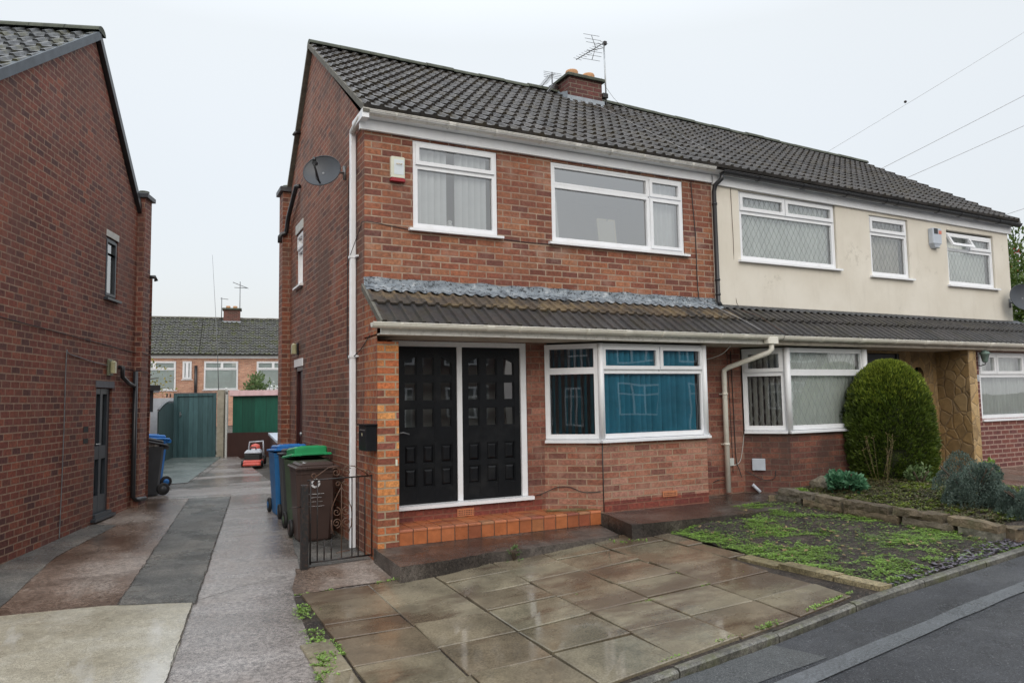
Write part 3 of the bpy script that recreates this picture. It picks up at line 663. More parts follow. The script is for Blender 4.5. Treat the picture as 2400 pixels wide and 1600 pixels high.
def pud(pts, seed): sheet('puddle', rough(pts, .05, .05, seed), .014, 'water')
#pud([(-1.55,-1.20),(-1.05,-1.02),(-.93,-1.12),(-.96,-1.34),(-1.25,-1.36)], 3)
#pud([(-3.2,-.45),(-2.5,-.30),(-2.28,-.48),(-2.4,-.70),(-3.0,-.66)], 5)
# concrete aprons in front of the porch and the bay
def slab(name, poly, ztop, mat, rz=None, rag=None):
    m = MB(); n = len(poly); m.quad(*[(p[0],p[1],ztop) for p in poly])
    for i in range(n):
        a, b = poly[i], poly[(i+1)%n]; m.quad((a[0],a[1],ztop),(b[0],b[1],ztop),(b[0],b[1],zg(*b)-.06),(a[0],a[1],zg(*a)-.06))
    o = m.build(name, mat, None); o['kind'] = 'structure'; return o
ap = [(-.02,-.40),(-.045,-1.32)]
xx = -.045
while xx < 2.25:
    xx += .07; chip = .10*max(0, 1-abs(xx-.85)/.38)*(.6+.6*mnoise.noise(Vector((xx*9,0,1))))+.012*mnoise.noise(Vector((xx*14,2,0)))
    ap.append((xx, -1.32+.2*(xx/2.3)+chip))
ap += [(2.42,-1.08),(2.60,-.40)]
slab('porch_apron', ap, 0.004, 'apron')
slab('bay_apron', [(2.63,-.40),(2.64,-.56),(2.47,-1.25),(4.03,-1.34),(4.72,-1.26),(5.1,-.9),(6.0,-.4),(6.2,.3),(2.63,.3)], .125, 'apron')
# paving slabs, one mesh, laid a little unevenly
sheet('paving_bed', [(-.93,-1.24),(0,-1.14),(2.3,-1.0),(3.02,-.9),(3.12,-3.7),(1.58,-3.86),(0,-4.04),(-1.15,-4.14)], .002, 'soil')
pm = MB()
def pslab(x0, x1, y0, y1, jz=.010):
    g_ = .008; pts = [(x0+g_,y0+g_),(x1-g_,y0+g_),(x1-g_,y1-g_),(x0+g_,y1-g_)]
    c = []
    for px, py in pts:
        c.append((px+random.uniform(-.006,.006), max(py, kerb_y(px)+.035)+random.uniform(-.006,.006), zg(px,py)+.022+random.uniform(-jz,jz)))
    if c[3][1]-c[0][1] < .06 : return
    b = [(p[0],p[1],p[2]-.05) for p in c]
    # chamfered edge
    cx_ = sum(p[0] for p in c)/4; cy_ = sum(p[1] for p in c)/4
    t = [(p[0]+(.006 if p[0]<cx_ else -.006), p[1]+(.006 if p[1]<cy_ else -.006), p[2]) for p in c]; c = [(p[0],p[1],p[2]-.005) for p in c]
    pm.add(t+c+b, [(0,1,2,3)]+[(4+i,4+(i+1)%4,(i+1)%4,i) for i in range(4)]+[(8+i,8+(i+1)%4,4+(i+1)%4,4+i) for i in range(4)])
COLS = [(-1.10,-.89,[-2.42,-3.02,-3.55,-4.2]),(-.88,-.30,[-1.24,-2.13,-2.47,-2.98,-3.45,-4.2]),(-.30,.29,[-1.18,-2.42,-2.90,-3.42,-4.1]),(.29,.90,[-1.14,-1.55,-1.97,-2.40,-2.90,-3.39,-4.0]),
    (.90,1.45,[-1.10,-1.50,-1.91,-2.40,-2.87,-3.37,-4.0]),(1.45,2.07,[-1.06,-1.45,-1.92,-2.45,-2.85,-3.34,-3.9]),(2.07,2.72,[-1.0,-1.45,-2.03,-2.86,-3.33,-3.9]),(2.725,2.93,[-1.25,-1.8,-2.38])]
for x0, x1, yy in COLS:
    for a, b in zip(yy, yy[1:]): pslab(x0, x1, b, a)
o = pm.build('paving', 'slab', None); o['kind'] = 'structure'
em = MB()
for a, b, w0, w1_, ww, hh_ in ((-2.40,-2.82,2.80,2.84,.17,.03),(-2.83,-3.32,2.86,2.93,.15,.05),(-3.335,-3.70,2.935,3.00,.14,.042)):
    em.add([(w0,a,zg(w0,a)+hh_),(w0+ww,a,zg(w0,a)+hh_),(w1_+ww,b,zg(w0,b)+hh_),(w1_,b,zg(w0,b)+hh_),(w0,a,zg(w0,a)-.05),(w0+ww,a,zg(w0,a)-.05),(w1_+ww,b,zg(w0,b)-.05),(w1_,b,zg(w0,b)-.05)],
        [(0,1,2,3),(0,4,5,1),(1,5,6,2),(2,6,7,3),(3,7,4,0)])
o = em.build('garden_edging', 'slab_yellow', None); o['kind'] = 'structure'
# bare garden
GP = [(2.92,-.95),(5.05,-.80),(5.18,-3.40),(5.9,-3.56),(5.08,-3.60),(3.08,-3.70),(2.96,-2.4)]
def zsoil(x, y):
    d = max(0, -y-1.25); return zg(x,y)+.02-.035*max(0, min(1, (kerb_y(x)+.32-y)/.28))+.055*math.exp(-d/.5)*min(1, max(0, (x-2.9)/.5))
sheet('garden_soil', GP, 0, 'soil', grid=.055, zf=zsoil, amp=.022)
# raised bed and the neighbour's drive
def zbed(x, y):
    t = min(1, max(0, (x-5.0)/1.6)); e_ = min(1, max(0, (-.45-y)/.4)); r = min(1, max(0, (8.1-x)/.7))
    return zg(x,y)+(.10+.06*t*e_)*r+.0
BP = [(5.02,-.95),(5.2,-.55),(7.9,-.5),(8.3,-.9),(7.5,-3.37),(5.28,-3.50),(5.12,-2.5)]
sheet('planting_bed', BP, 0, 'soil', grid=.09, zf=zbed, amp=.03)
sheet('driveway', [(6.0,-.3),(20,-.3),(20,kerb_y(20)-.02),(16,kerb_y(16)-.02),(12,kerb_y(12)-.02),(8,kerb_y(8)-.02),(5.5,kerb_y(5.5)-.02),(5.2,-3.5)], .012, 'concrete_brown', zf=None)
sheet('back_garden_lawn', [(-14,14.2),(24,14.2),(24,40),(-14,40)], .02, 'base')
# purple slate chippings along the kerb
sl = MB()
for i in range(620):
    t = random.random()**.6; x = 3.1+t*2.6; y = kerb_y(x)+.02+random.random()**1.8*(.10+.10*t); z = zsoil(x,y)+.008
    a = random.uniform(0,6.28); r = random.uniform(.006,.018); h = random.uniform(0,.012)
    sl.add([(x+r*math.cos(a+k*1.57)*(1 if k%2 else 1.6), y+r*math.sin(a+k*1.57)*(1 if k%2 else 1.6), z+random.uniform(0,.012)+h) for k in range(4)], [(0,1,2,3)])
o = sl.build('slate_chippings', 'slate', None, recalc=False); tag(o, 'purple slate chippings spread along the kerb edge of the garden', 'chippings', kind='stuff')
# ================================================================== HOUSE A (brick semi)
EAVE = (-.20, 4.545); RIDGE = (2.82, 6.60)
A = thing('brick_house', 'red brick half of the semi-detached pair with black porch doors and teal blinds', 'house', (2.4, 2.4, 0))
FA = frame((0,0,0), (1,0), (0,-1)); SA = frame((0,0,0), (0,1), (-1,0))
DOOR = (.30, 1.92, .30, 2.09)
m = MB(FA)
wall(m, 0, 4.86, 2.55, 4.42, [(.545,1.585,3.345,4.345),(2.315,4.36,3.34,4.335)])
m.build('wall', 'brick_front', A, recalc=False)
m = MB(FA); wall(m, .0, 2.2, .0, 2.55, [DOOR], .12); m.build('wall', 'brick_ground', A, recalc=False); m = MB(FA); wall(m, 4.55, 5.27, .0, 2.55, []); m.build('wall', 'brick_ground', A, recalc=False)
m = MB(FA); m.box((.235,0,.13),(2.10,.006,.272)); m.build('painted_plinth', 'brick_base', A)
# gable wall with openings for side window and side door
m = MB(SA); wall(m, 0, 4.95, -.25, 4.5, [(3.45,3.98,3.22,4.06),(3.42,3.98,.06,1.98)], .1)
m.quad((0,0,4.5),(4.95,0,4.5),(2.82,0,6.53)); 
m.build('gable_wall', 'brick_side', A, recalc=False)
m = MB(SA); m.quad((-.47,.0,-.2),(0,.0,-.2),(0,.0,2.56),(-.47,.0,2.25)); m.build('side_wall', 'brick_wing', A, recalc=False)
m = MB(); m.quad((0,4.95,0),(4.86,4.95,0),(4.86,4.95,4.5),(0,4.95,4.5)); m.build('wall', 'brick_side', A, recalc=False)
# party walls and floors inside stop light leaking through
m = MB(); m.quad((4.86,.12,0),(4.86,4.95,0),(4.86,4.95,4.5),(4.86,.12,4.5)); m.quad((.05,.1,2.62),(11.85,.1,2.62),(11.85,4.9,2.62),(.05,4.9,2.62)); m.build('partition', 'room', A, recalc=False)
# pier of the porch
m = MB(); m.box((.002,-.47,-.12),(.222,-.002,2.04)); m.build('porch_pier', 'brick_pier', A)
# bay
def bay(P, parent, bz, zt, mat, ztop=2.075, base='brick_base', zs=.93):
    m = MB()
    for a, b in zip(P, P[1:]):
        m.quad((*a,bz),(*b,bz),(*b,zs),(*a,zs))
    m.build('bay_wall', mat, parent, recalc=False)
    if base:
        m = MB()
        (a, b) = P[1], P[2]; m.box((a[0]+.004,a[1]-.004,bz),(b[0]-.004,b[1]+.05,bz+.15)); m.build('painted_plinth', base, parent)
BA = [(2.15,0),(2.66,-.45),(4.22,-.45),(4.61,0)]
bay(BA, A, .10, 2.07, 'brick_bay')
def bayT(a, b):
    d = Vector((b[0]-a[0], b[1]-a[1])); o_ = (d.y, -d.x); return frame((*a,0), (d.x,d.y), o_), d.length
T1, L1 = bayT(BA[0], BA[1]); T2, L2 = bayT(BA[1], BA[2]); T3, L3 = bayT(BA[2], BA[3])
z0, z1, tr = .965, 2.075, 1.76
w = window(T1, A, .02, L1-.02, z0, z1, [(.05,L1-.05,z0+.03,tr-.012,False),(.05,L1-.05,tr+.012,z1-.03,False)], room=0, sille=.0, sillout=.06, d=.0, glass='glass_bay', name='bay_window')
w2 = window(T2, A, .0, L2, z0, z1, [(.03,L2-.03,z0+.03,tr-.012,False),(.03,.85,tr+.012,z1-.03,True),(.87,L2-.03,tr+.012,z1-.03,True)], room=0, sille=.03, sillout=.06, d=.0, glass='glass_bay', name='bay_window')
w3 = window(T3, A, .02, L3-.02, z0, z1, [(.05,L3-.05,z0+.03,z1-.03,False)], room=0, sille=0, sillout=.05, d=.0, glass='glass_bay', name='bay_window')
for xc in (2.665,4.215): m = MB(); m.tube([(xc,-.455,z0-.03),(xc,-.455,z1)], .035, 10); m.build('corner_post', 'pvc', A)
m = MB(); m.tube([(2.655,-.462,.14),(2.655,-.462,.93)], .006, 6); m.build('corner_cable', 'wire', A)
def bayroom(P, parent, dep=1.8):
    m = MB(); x0, x1 = P[0][0], P[-1][0]; zA, zB = .6, 2.07
    m.quad((x0-.2,dep,zA),(x1+.2,dep,zA),(x1+.2,dep,zB),(x0-.2,dep,zB))
    for x in (x0-.2,x1+.2): m.quad((x,.12,zA),(x,dep,zA),(x,dep,zB),(x,.12,zB))
    for z in (zA,zB): m.quad((x0-.2,.12,z),(x1+.2,.12,z),(x1+.2,dep,z),(x0-.2,dep,z)); m.quad((P[0][0],.12,z),(P[1][0],P[1][1]+.06,z),(P[2][0],P[2][1]+.06,z),(P[3][0],.12,z))
    m.build('room_lining', 'room', parent, recalc=False)
bayroom(BA, A)
# wall beside the bays must be open behind the glass: ground wall is only built at the sides
slats(frame((2.735,-.37,0),(1,0),(0,-1)), 0, 1.42, .98, 2.03, 0, 'blind_teal', 'teal vertical blind across the wide front pane of the bay beside the black doors', ang=44, jit=7)
slats(frame((2.235,.03,0),(BA[1][0]-BA[0][0],BA[1][1]-BA[0][1]),(-.45,-.51)), .02, .60, .98, 2.03, -.03, 'blind_dark', 'dark teal vertical blind half open behind the narrow angled pane of the brick bay', ang=55)
# porch doors
fr = MB(FA); y_ = -.02
fr.box((.235,y_-.05,.30),(.315,y_+.005,2.035)); fr.box((1.055,y_-.05,.33),(1.115,y_+.008,2.035)); fr.box((1.85,y_-.05,.33),(1.925,y_+.02,2.035)); fr.box((.235,y_-.05,2.035),(1.925,y_+.02,2.095))
o = fr.build('door_frame', 'pvc', A)
s_ = MB(FA); s_.prism([(.24,-.05,.33),(.24,.05,.322),(.24,.05,.285),(.24,-.05,.28)], (1.74,0,0)); s_.build('sill', 'pvc', o)
def panel_door(x0, x1, cols, name, handle=False):
    m = MB(FA); D0, D1 = -.06, -.028
    rows_g = [(1.715,1.925),(1.435,1.645),(1.145,1.36)]; rows_p = [(.755,.965),(.505,.715)]
    us = [x0]+[v for c in cols for v in c]+[x1]; 
    for i in range(0, len(us), 2): m.box((us[i],D0,.335),(us[i+1],D1,2.033))            # stiles
    zs = [.335]+[v for r in sorted(rows_g+rows_p) for v in r]+[2.033]
    for c in cols:
        for i in range(0, len(zs), 2): m.box((c[0],D0,zs[i]),(c[1],D1-.0015,zs[i+1]))     # rails
        for (a, b) in rows_g+rows_p: # mouldings round each opening
            t = .012
            for q in (((c[0],a),(c[1],a+t)),((c[0],b-t),(c[1],b)),((c[0],a+t),(c[0]+t,b-t)),((c[1]-t,a+t),(c[1],b-t))): m.box((q[0][0],D0,q[0][1]),(q[1][0],D1-.008,q[1][1]))
        for (a, b) in rows_p:
            m.box((c[0],D0,a),(c[1],D0+.012,b)); 
            i0, i1, a2, b2 = c[0]+.035, c[1]-.035, a+.04, b-.04
            pr = [(c[0]+.016,D0+.012,a+.016),(c[1]-.016,D0+.012,a+.016),(c[1]-.016,D0+.012,b-.016),(c[0]+.016,D0+.012,b-.016),(i0,D1-.004,a2),(i1,D1-.004,a2),(i1,D1-.004,b2),(i0,D1-.004,b2)]
            m.add(pr, [(4,5,6,7)]+[(k,(k+1)%4,4+(k+1)%4,4+k) for k in range(4)])
    c = cols[0]; m.prism([(c[0],D0+.002,1.925),(c[0],D0+.002,1.86),(c[1],D0+.002,1.925)], (0,.03,0))
    c = cols[2]; m.prism([(c[1],D0+.002,1.925),(c[1],D0+.002,1.86),(c[0],D0+.002,1.925)], (0,.03,0))
    d = m.build(name, 'black_paint', A)
    g = MB(FA)
    for c in cols:
        for (a, b) in rows_g: g.quad((c[0],-.048,a),(c[1],-.048,a),(c[1],-.048,b),(c[0],-.048,b))
    g.build('pane', 'glass_dull', d, recalc=False)
    return d
d1 = panel_door(.316, 1.054, [(.44,.585),(.648,.786),(.858,.997)], 'front_door')
h = MB(FA); h.cbox((.342,-.028,.98),(.382,-.018,1.16)); h.tube([(.362,-.018,1.10),(.362,.018,1.10),(.37,.03,1.10),(.41,.034,1.105),(.48,.03,1.085)], .007, 8); h.build('handle', 'metal_dull', d1)
panel_door(1.116, 1.849, [(1.19,1.335),(1.413,1.556),(1.636,1.777)], 'front_door')
m = MB(FA); m.quad((.2,-.35,.2),(2.0,-.35,.2),(2.0,-.35,2.1),(.2,-.35,2.1)); 
for x in (.2,2.0): m.quad((x,-.13,.2),(x,-.35,.2),(x,-.35,2.1),(x,-.13,2.1))
m.build('porch_lining', 'room', A, recalc=False)
# air bricks
def airbrick(T, u, z, parent, w=.21, h=.062):
    m = MB(T); m.box((u,.002,z),(u+w,.012,z+h)); 
    o = m.build('air_brick', 'terracotta', parent)
    q = MB(T)
    for i in range(9):
        for j in range(2 if h < .07 else 3): q.box((u+.016+i*.0208,.011,z+.013+j*.021),(u+.026+i*.0208,.0135,z+.024+j*.021))
    q.build('air_hole', 'rubber', o); return o
airbrick(frame((0,-.006,0),(1,0),(0,-1)), 1.03, .165, A, .20, .085)
airbrick(frame((2.66,-.456,0),(1,0),(0,-1)), .84, .245, A, .215, .068)
# tiled step
st = MB(); n = 16; W_ = 2.40/n
for i in range(n):
    a = .228+i*W_; b = a+W_-.006; b -= .004; st.cbox((a,-.452,.006),(b,-.436,.150), .003)
    st.add([(a,-.458,.136),(b,-.458,.136),(b,-.455,.150),(a,-.455,.150),(b,-.448,.158),(a,-.448,.158),(b,-.345,.160),(a,-.345,.160),(a,-.345,.15),(b,-.345,.15)], [(0,1,2,3),(3,2,4,5),(5,4,6,7),(7,6,9,8)])
    for j in range(3):
        y0_ = -.340+j*.115; y1_ = y0_+.11
        if i > 14 and j > 1: continue
        st.cbox((a,y0_,.145),(b,y1_,.1585+.002*random.random()), .002)
sp = thing('tiled_step', 'orange quarry tiled step below the black porch doors', 'step', (1.4,-.2,0))
st.build('quarry_tiles', 'quarry', sp); m = MB(); m.box((.224,-.443,.0),(2.632,-.01,.1535)); m.build('grout_bed', 'grout', sp)
# upper windows
def w1():
    u0,u1,a,b = .55,1.58,3.35,4.34; t = 4.06
    return window(FA, A, u0,u1,a,b,[(u0+.03,u1-.03,a+.03,t-.01,False),(u0+.03,u1-.03,t+.01,b-.03,True)], room=1.2, sille=.06, glass='glass')
w1()
def w2_():
    u0,u1,a,b = 2.32,4.355,3.345,4.33; t = 4.055; mx = 3.80
    return window(FA, A, u0,u1,a,b,[(u0+.03,mx-.01,a+.03,t-.01,False),(u0+.03,mx-.01,t+.01,b-.03,False),(mx+.01,u1-.03,a+.03,t-.01,True),(mx+.01,u1-.03,t+.01,b-.03,True)], room=1.8, sille=.06, glass='glass_sky')
w2_()
slats(FA, .60, .98, 3.38, 4.28, -.12, 'blind_grey', 'pale grey vertical blind on the left of the window beside the alarm box', ang=34)
slats(FA, 1.10, 1.53, 3.38, 4.28, -.12, 'blind_grey', 'pale grey vertical blind drawn to the right of the window beside the alarm box', ang=34)
m = MB(FA); m.lathe([(.03,3.38),(.045,3.40),(.05,3.43),(.03,3.455),(.022,3.46),(.03,3.475),(.03,3.49),(.012,3.505),(.0,3.51)], (1.03,-.13,0), 16)
o = m.build('ornament', 'curtain_white', None); tag(o, 'small white ornament standing on the inner sill of the window beside the alarm box', 'ornament')
drape(FA, 2.36, 2.47, 3.38, 4.28, -.18, 'curtain_white', 'white curtain gathered at the left edge of the wide upstairs window', amp=.02, gather=-.5)
drape(FA, 3.85, 4.32, 3.38, 4.28, -.14, 'curtain_white', 'white net curtain behind the right casement of the wide upstairs brick house window', amp=.016)
m = MB(FA); m.T = lambda u,d,z: FA(u+ (z-3.37)*.03, d-(z-3.37)*.15, z)
m.box((3.06,-.12,3.37),(3.34,-.10,3.74)); o = m.build('cupboard_door', 'board_cream', None); tag(o, 'cream panel leaning upright inside the wide upstairs window', 'panel')
q = MB(m.T); q.box((3.085,-.10,3.395),(3.315,-.097,3.715)); q.build('inset_panel', 'board_inner', o); q = MB(m.T); q.tube([(3.215,-.10,3.725),(3.215,-.09,3.725)], .01, 8); q.build('knob', 'metal', o)
# fascias, gutters, pipes
m = MB(FA); m.box((-.06,.005,4.365),(4.84,.045,4.475)); m.build('fascia', 'pvc', A)
m = MB(FA); m.quad((-.06,.0,4.475),(4.86,.0,4.475),(4.86,.2,4.50),(-.06,.2,4.50)); m.build('soffit', 'pvc', A, recalc=False)
gutter(FA, -.07, 4.80, .145, 4.535, .052, (.95,2.6,4.05), (.3,1.5,2.1,3.1,3.6,4.4)).build('gutter', 'pvc_old', A)
m = MB(); m.box((-.075,-.19,4.44),(.0,.24,4.53)); m.build('gutter_return', 'pvc', A); 
m = MB(); m.tube([(-.03,-.15,4.50),(-.05,.0,4.49),(-.055,.30,4.44)], .036, 10); m.build('gutter_elbow', 'pvc_old', A)
m = MB(); m.cbox((-.075,.30,-.11),(-.01,.365,4.46), .01); o = m.build('downpipe', 'pvc', A)
for zc in (3.02,1.92): 
    q = MB(); q.box((-.082,.293,zc),(-.004,.372,zc+.03)); q.box((-.03,.22,zc+.005),(-.004,.293,zc+.022)); q.build('pipe_clip', 'pvc', o)
# main roof
def main_roof(x0, x1, parent, T=None):
    m = tiles(x0, x1, EAVE[0], EAVE[1], RIDGE[0], RIDGE[1], 13, .15, .026, .034, T=T)
    L = math.hypot(RIDGE[0]-EAVE[0], RIDGE[1]-EAVE[1])
    uvf = lambda q: (q[0], math.hypot(q[1]-EAVE[0], q[2]-EAVE[1])*(13*.29/L))
    o = m.build('roof', 'tile', parent, recalc=False, uvf=uvf)
    b = MB(T); b.quad((x0,EAVE[0],EAVE[1]-.03),(x1,EAVE[0],EAVE[1]-.03),(x1,RIDGE[0],RIDGE[1]-.03),(x0,RIDGE[0],RIDGE[1]-.03)); b.quad((x0,RIDGE[0],RIDGE[1]),(x1,RIDGE[0],RIDGE[1]),(x1,5.05,4.45),(x0,5.05,4.45)); b.build('roof_slope', 'tile', parent, recalc=False)
    return o
rA = main_roof(-.06, 4.86, A)
ridge_tiles((-.06,2.82,6.60),(4.86,2.82,6.60)).build('ridge_tiles', 'cap_mossy', rA)
# verge mortar along the gable
def verge(pts, w, h, x, mat, parent, name='verge'):
    m = MB()
    for (ya, za), (yb, zb) in zip(pts, pts[1:]):
        m.add([(x,ya,za-h),(x,yb,zb-h),(x,yb,zb+.012),(x,ya,za+.012),(x+w,ya,za-h),(x+w,yb,zb-h),(x+w,yb,zb+.012),(x+w,ya,za+.012)], [(0,1,2,3),(4,5,6,7),(0,1,5,4),(3,2,6,7),(0,3,7,4),(1,2,6,5)])
    return m.build(name, mat, parent)
verge([(-.2,4.56),(2.82,6.62),(5.03,4.46)], .07, .065, -.068, 'mortar_edge', rA)
# chimney
ch = MB(); ch.box((4.10,2.42,6.2),(4.75,3.02,6.77)); chim = ch.build('chimney', 'brick_chimney', A)
q = MB(); q.cbox((4.05,2.37,6.77),(4.80,3.07,6.825), .015); q.build('chimney_cap', 'cap_mossy', chim)
for cx_, cy_ in ((4.27,2.60),(4.60,2.60)):
    q = MB(); q.lathe([(.10,6.82),(.11,6.84),(.105,6.90),(.11,6.93),(.10,6.955),(.08,6.955),(.07,6.85)], (cx_,cy_,0), 20); q.build('chimney_pot', 'pot', chim)
q = MB(); q.box((4.05,2.405,6.19),(4.79,2.418,6.44)); q.add([(4.05,2.30,6.27),(4.79,2.30,6.27),(4.79,2.405,6.36),(4.05,2.405,6.36)], [(0,1,2,3)])
q.add([(4.055,2.40,6.2),(4.055,2.82,6.45),(4.055,2.82,6.68),(4.055,2.62,6.56),(4.055,2.40,6.5)], [(0,1,2,3,4)]); q.build('flashing', 'lead', chim, recalc=False)
# canopy over porch and bays
CE = (-.70, 2.205); CT = (-.0, 2.655)
def canopy(x0, x1, parent, topmat, seed):
    Lc = math.hypot(CT[0]-CE[0], CT[1]-CE[1]); mid = .50
    uvf = lambda q: (q[0], (q[1]-CE[0])*1.2)
    ym, zm = CE[0]+(CT[0]-CE[0])*mid, CE[1]+(CT[1]-CE[1])*mid
    lo = tiles(x0, x1, CE[0], CE[1], ym, zm, 1, .135, .024, .006, wob=.003).build('canopy_roof', 'tile_canopy', parent, recalc=False, uvf=uvf)
    tiles(x0, x1, ym-.01, zm+.012, CT[0], CT[1], 1, .135, .024, .012, wob=.004).build('upper_tiles', topmat, lo, recalc=False, uvf=uvf)
    b = MB(); b.quad((x0,CE[0],CE[1]-.012),(x1,CE[0],CE[1]-.012),(x1,CT[0],CT[1]-.012),(x0,CT[0],CT[1]-.012)); b.build('felt', 'tile_canopy', lo, recalc=False)
    return lo
cA = canopy(-.03, 4.98, A, 'tile_canopy_top', 3)
q = MB(); q.tube([(2.96,-.32,2.47),(3.12,-.06,2.64)], .02, 6)
def flashing(x0, x1, parent, mat, hgt, low, wavy=True):
    m = MB(); n = int((x1-x0)/.03); rows = []
    for j, (y, z, q) in enumerate([(-.006,hgt,0),(-.010,hgt-.06,.004),(-.014,2.685,.006),(-low,2.655-low*.64+.036,.006)]):
        row = []
        for i in range(n+1):
            x = x0+(x1-x0)*i/n; k = mnoise.noise(Vector((x*6, z*9, 2)))
            e_ = (.018*mnoise.noise(Vector((x*4,7,1))) if j in (0,) else 0)
            wv = (.012*math.cos((x-x0)/.135*6.283-1.9) if j == 3 and wavy else 0)
            row.append((x, y-abs(k)*q-(.0 if j < 2 else .004), z+e_+wv))
        rows.append(row)
    vs = [p for r in rows for p in r]; m.add(vs, [(j*(n+1)+i, j*(n+1)+i+1, (j+1)*(n+1)+i+1, (j+1)*(n+1)+i) for j in range(3) for i in range(n)], True)
    return m.build('flashing', mat, parent, recalc=False)
flashing(-.012, 4.95, A, 'lead_paint', 2.765, .125)
m = MB(); m.add([(-.035,-.70,2.17),(-.035,0,2.62),(-.035,0,2.69),(-.035,-.70,2.235),(.0,-.70,2.17),(.0,0,2.62),(.0,0,2.69),(.0,-.70,2.235)], [(0,1,2,3),(4,5,6,7),(0,1,5,4),(3,2,6,7),(0,3,7,4),(1,2,6,5)]); m.build('verge', 'mortar_edge', cA)
m = MB(FA); m.box((.0,.585,2.098),(5.3,.605,2.165)); m.build('fascia', 'pvc_old', A)
m = MB(); m.box((.0,-.585,2.10),(5.3,-.0,2.115)); m.build('soffit', 'soffit', A)
gutter(FA, -.11, 5.35, .665, 2.205, .052, (1.15,2.9,4.7), (.18,1.5,2.35,3.4,4.3)).build('gutter', 'cream_pipe', A)
m = MB(); m.cbox((5.08,-.72,2.10),(5.26,-.61,2.20), .02)
m.tube([(5.17,-.665,2.15),(5.17,-.665,2.03),(5.15,-.64,1.99),(4.94,-.12,1.82),(4.90,-.075,1.78),(4.90,-.07,1.70),(4.90,-.07,.16)], .034, 12); o = m.build('downpipe', 'cream_pipe', A)
for zc in (1.45,.78): q = MB(); q.tube([(4.90,-.07,zc),(4.90,-.07,zc+.03)], .04, 12); q.box((4.86,-.05,zc+.005),(4.94,-.002,zc+.02)); q.build('pipe_clip', 'cream_pipe', o)
# side window, side door, chimney breast, soil pipe on the gable
window(SA, A, 3.46, 3.97, 3.225, 4.05, [(3.49,3.94,3.25,3.78,False),(3.49,3.94,3.80,4.02,True)], room=0, d=-.02, sille=.04, glass='glass_dull')
m = MB(SA); m.box((3.42,.001,4.06),(4.02,.012,4.20)); m.build('lintel', 'stone_lintel', A)
m = MB(SA); m.box((3.38,.002,1.985),(4.02,.02,2.10)); m.build('lintel', 'pvc', A)
m = MB(SA); m.box((3.42,-.09,.06),(3.98,-.05,1.98)); m.box((3.42,-.09,.06),(3.48,-.01,1.98)); m.box((3.92,-.09,.06),(3.98,-.01,1.98)); m.box((3.48,-.09,1.92),(3.92,-.01,1.98)); o = m.build('side_door', 'maroon', A)
q = MB(SA); q.lathe([(.0,-.03),(.025,-.02),(.03,0.0),(.02,.012),(0,.016)], (3.55,0,.98), 12, 'y'); q.build('knob', 'metal', o)
m = MB(); m.box((-.13,4.5,-.1),(.0,4.84,4.88)); o = m.build('chimney_breast', 'brick_side', A)
q = MB(); q.cbox((-.18,4.45,4.88),(.02,4.89,4.96), .01); q.build('chimney_cap', 'lead_dark', o)
q = MB(); q.lathe([(.08,4.96),(.085,5.02),(.07,5.02)], (-.03,4.66,0), 14); q.build('chimney_pot', 'cap_mossy', o)
m = MB(); m.tube([(-.02,3.62,4.74),(-.07,3.66,4.74),(-.075,4.3,4.42),(-.08,4.45,4.22),(-.10,4.46,4.18),(-.15,4.46,4.16),(-.18,4.46,4.12),(-.18,4.46,4.02)], .035, 10); m.build('waste_pipe', 'black_pvc', A)
m = MB(); m.tube([(.0,3.72,5.62),(-.08,3.72,5.60),(-.10,3.72,5.56)], .028, 10); m.build('overflow_pipe', 'black_pvc', A)
def sagT(x, y, z):
    t = max(0, x-4.86)/7.1
    return (x, y, z-t*(.085+.10*max(0, z-4.5)/2.1))
FS = lambda u, d, z: sagT(*FA(u, d, z))
# ================================================================== HOUSE B (cream rendered half)
B = thing('rendered_house', 'cream rendered half of the semi-detached pair with lattice windows and stone porch', 'house', (8.6,2.4,0))
m = MB(FA); wall(m, 4.86, 11.80, 2.66, 4.34, [(5.35,7.315,3.335,4.325),(8.08,9.02,3.285,4.25),(10.02,11.35,3.25,4.19)], .09, d=.012)
m.quad((4.86,.012,2.66),(4.86,0,2.66),(4.86,0,4.34),(4.86,.012,4.34)); m.build('rendered_wall', 'render', B, recalc=False)
m = MB(); m.quad((11.80,-.012,0),(11.80,4.95,0),(11.80,4.95,4.35),(11.80,-.012,4.35)); m.quad((11.80,-.012,4.35),(11.80,4.95,4.35),(11.80,2.82,6.3)); m.quad((4.86,4.95,0),(11.88,4.95,0),(11.88,4.95,4.5),(4.86,4.95,4.5)); m.build('gable_wall', 'brick_side', B, recalc=False)
m = MB(FA); wall(m, 4.86, 11.88, 2.55, 2.66, []); wall(m, 7.55, 9.56, .0, 2.2, [(7.88,8.64,.2,2.06),(8.95,9.22,1.1,1.85)], .1); m.build('wall', 'crazy', B, recalc=False)
BB = [(5.27,0),(5.66,-.45),(7.2,-.45),(7.6,0)]
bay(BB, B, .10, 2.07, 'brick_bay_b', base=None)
T1, L1 = bayT(BB[0], BB[1]); T2, L2 = bayT(BB[1], BB[2]); T3, L3 = bayT(BB[2], BB[3])
LAT = (.105, .19); tr = 1.74
window(T1, B, .02, L1-.02, .965, 2.075, [(.05,L1-.05,.995,tr-.012,False),(.05,L1-.05,tr+.012,2.045,True)], room=0, sille=.0, sillout=.06, d=.0, glass='glass_bay', lat=LAT, name='bay_window', b=.05)
window(T2, B, .0, L2, .965, 2.075, [(.03,L2-.03,.995,tr-.012,False),(.03,L2-.03,tr+.012,2.045,False)], room=0, sille=.03, sillout=.06, d=.0, glass='glass_bay', lat=LAT, name='bay_window', b=.05)
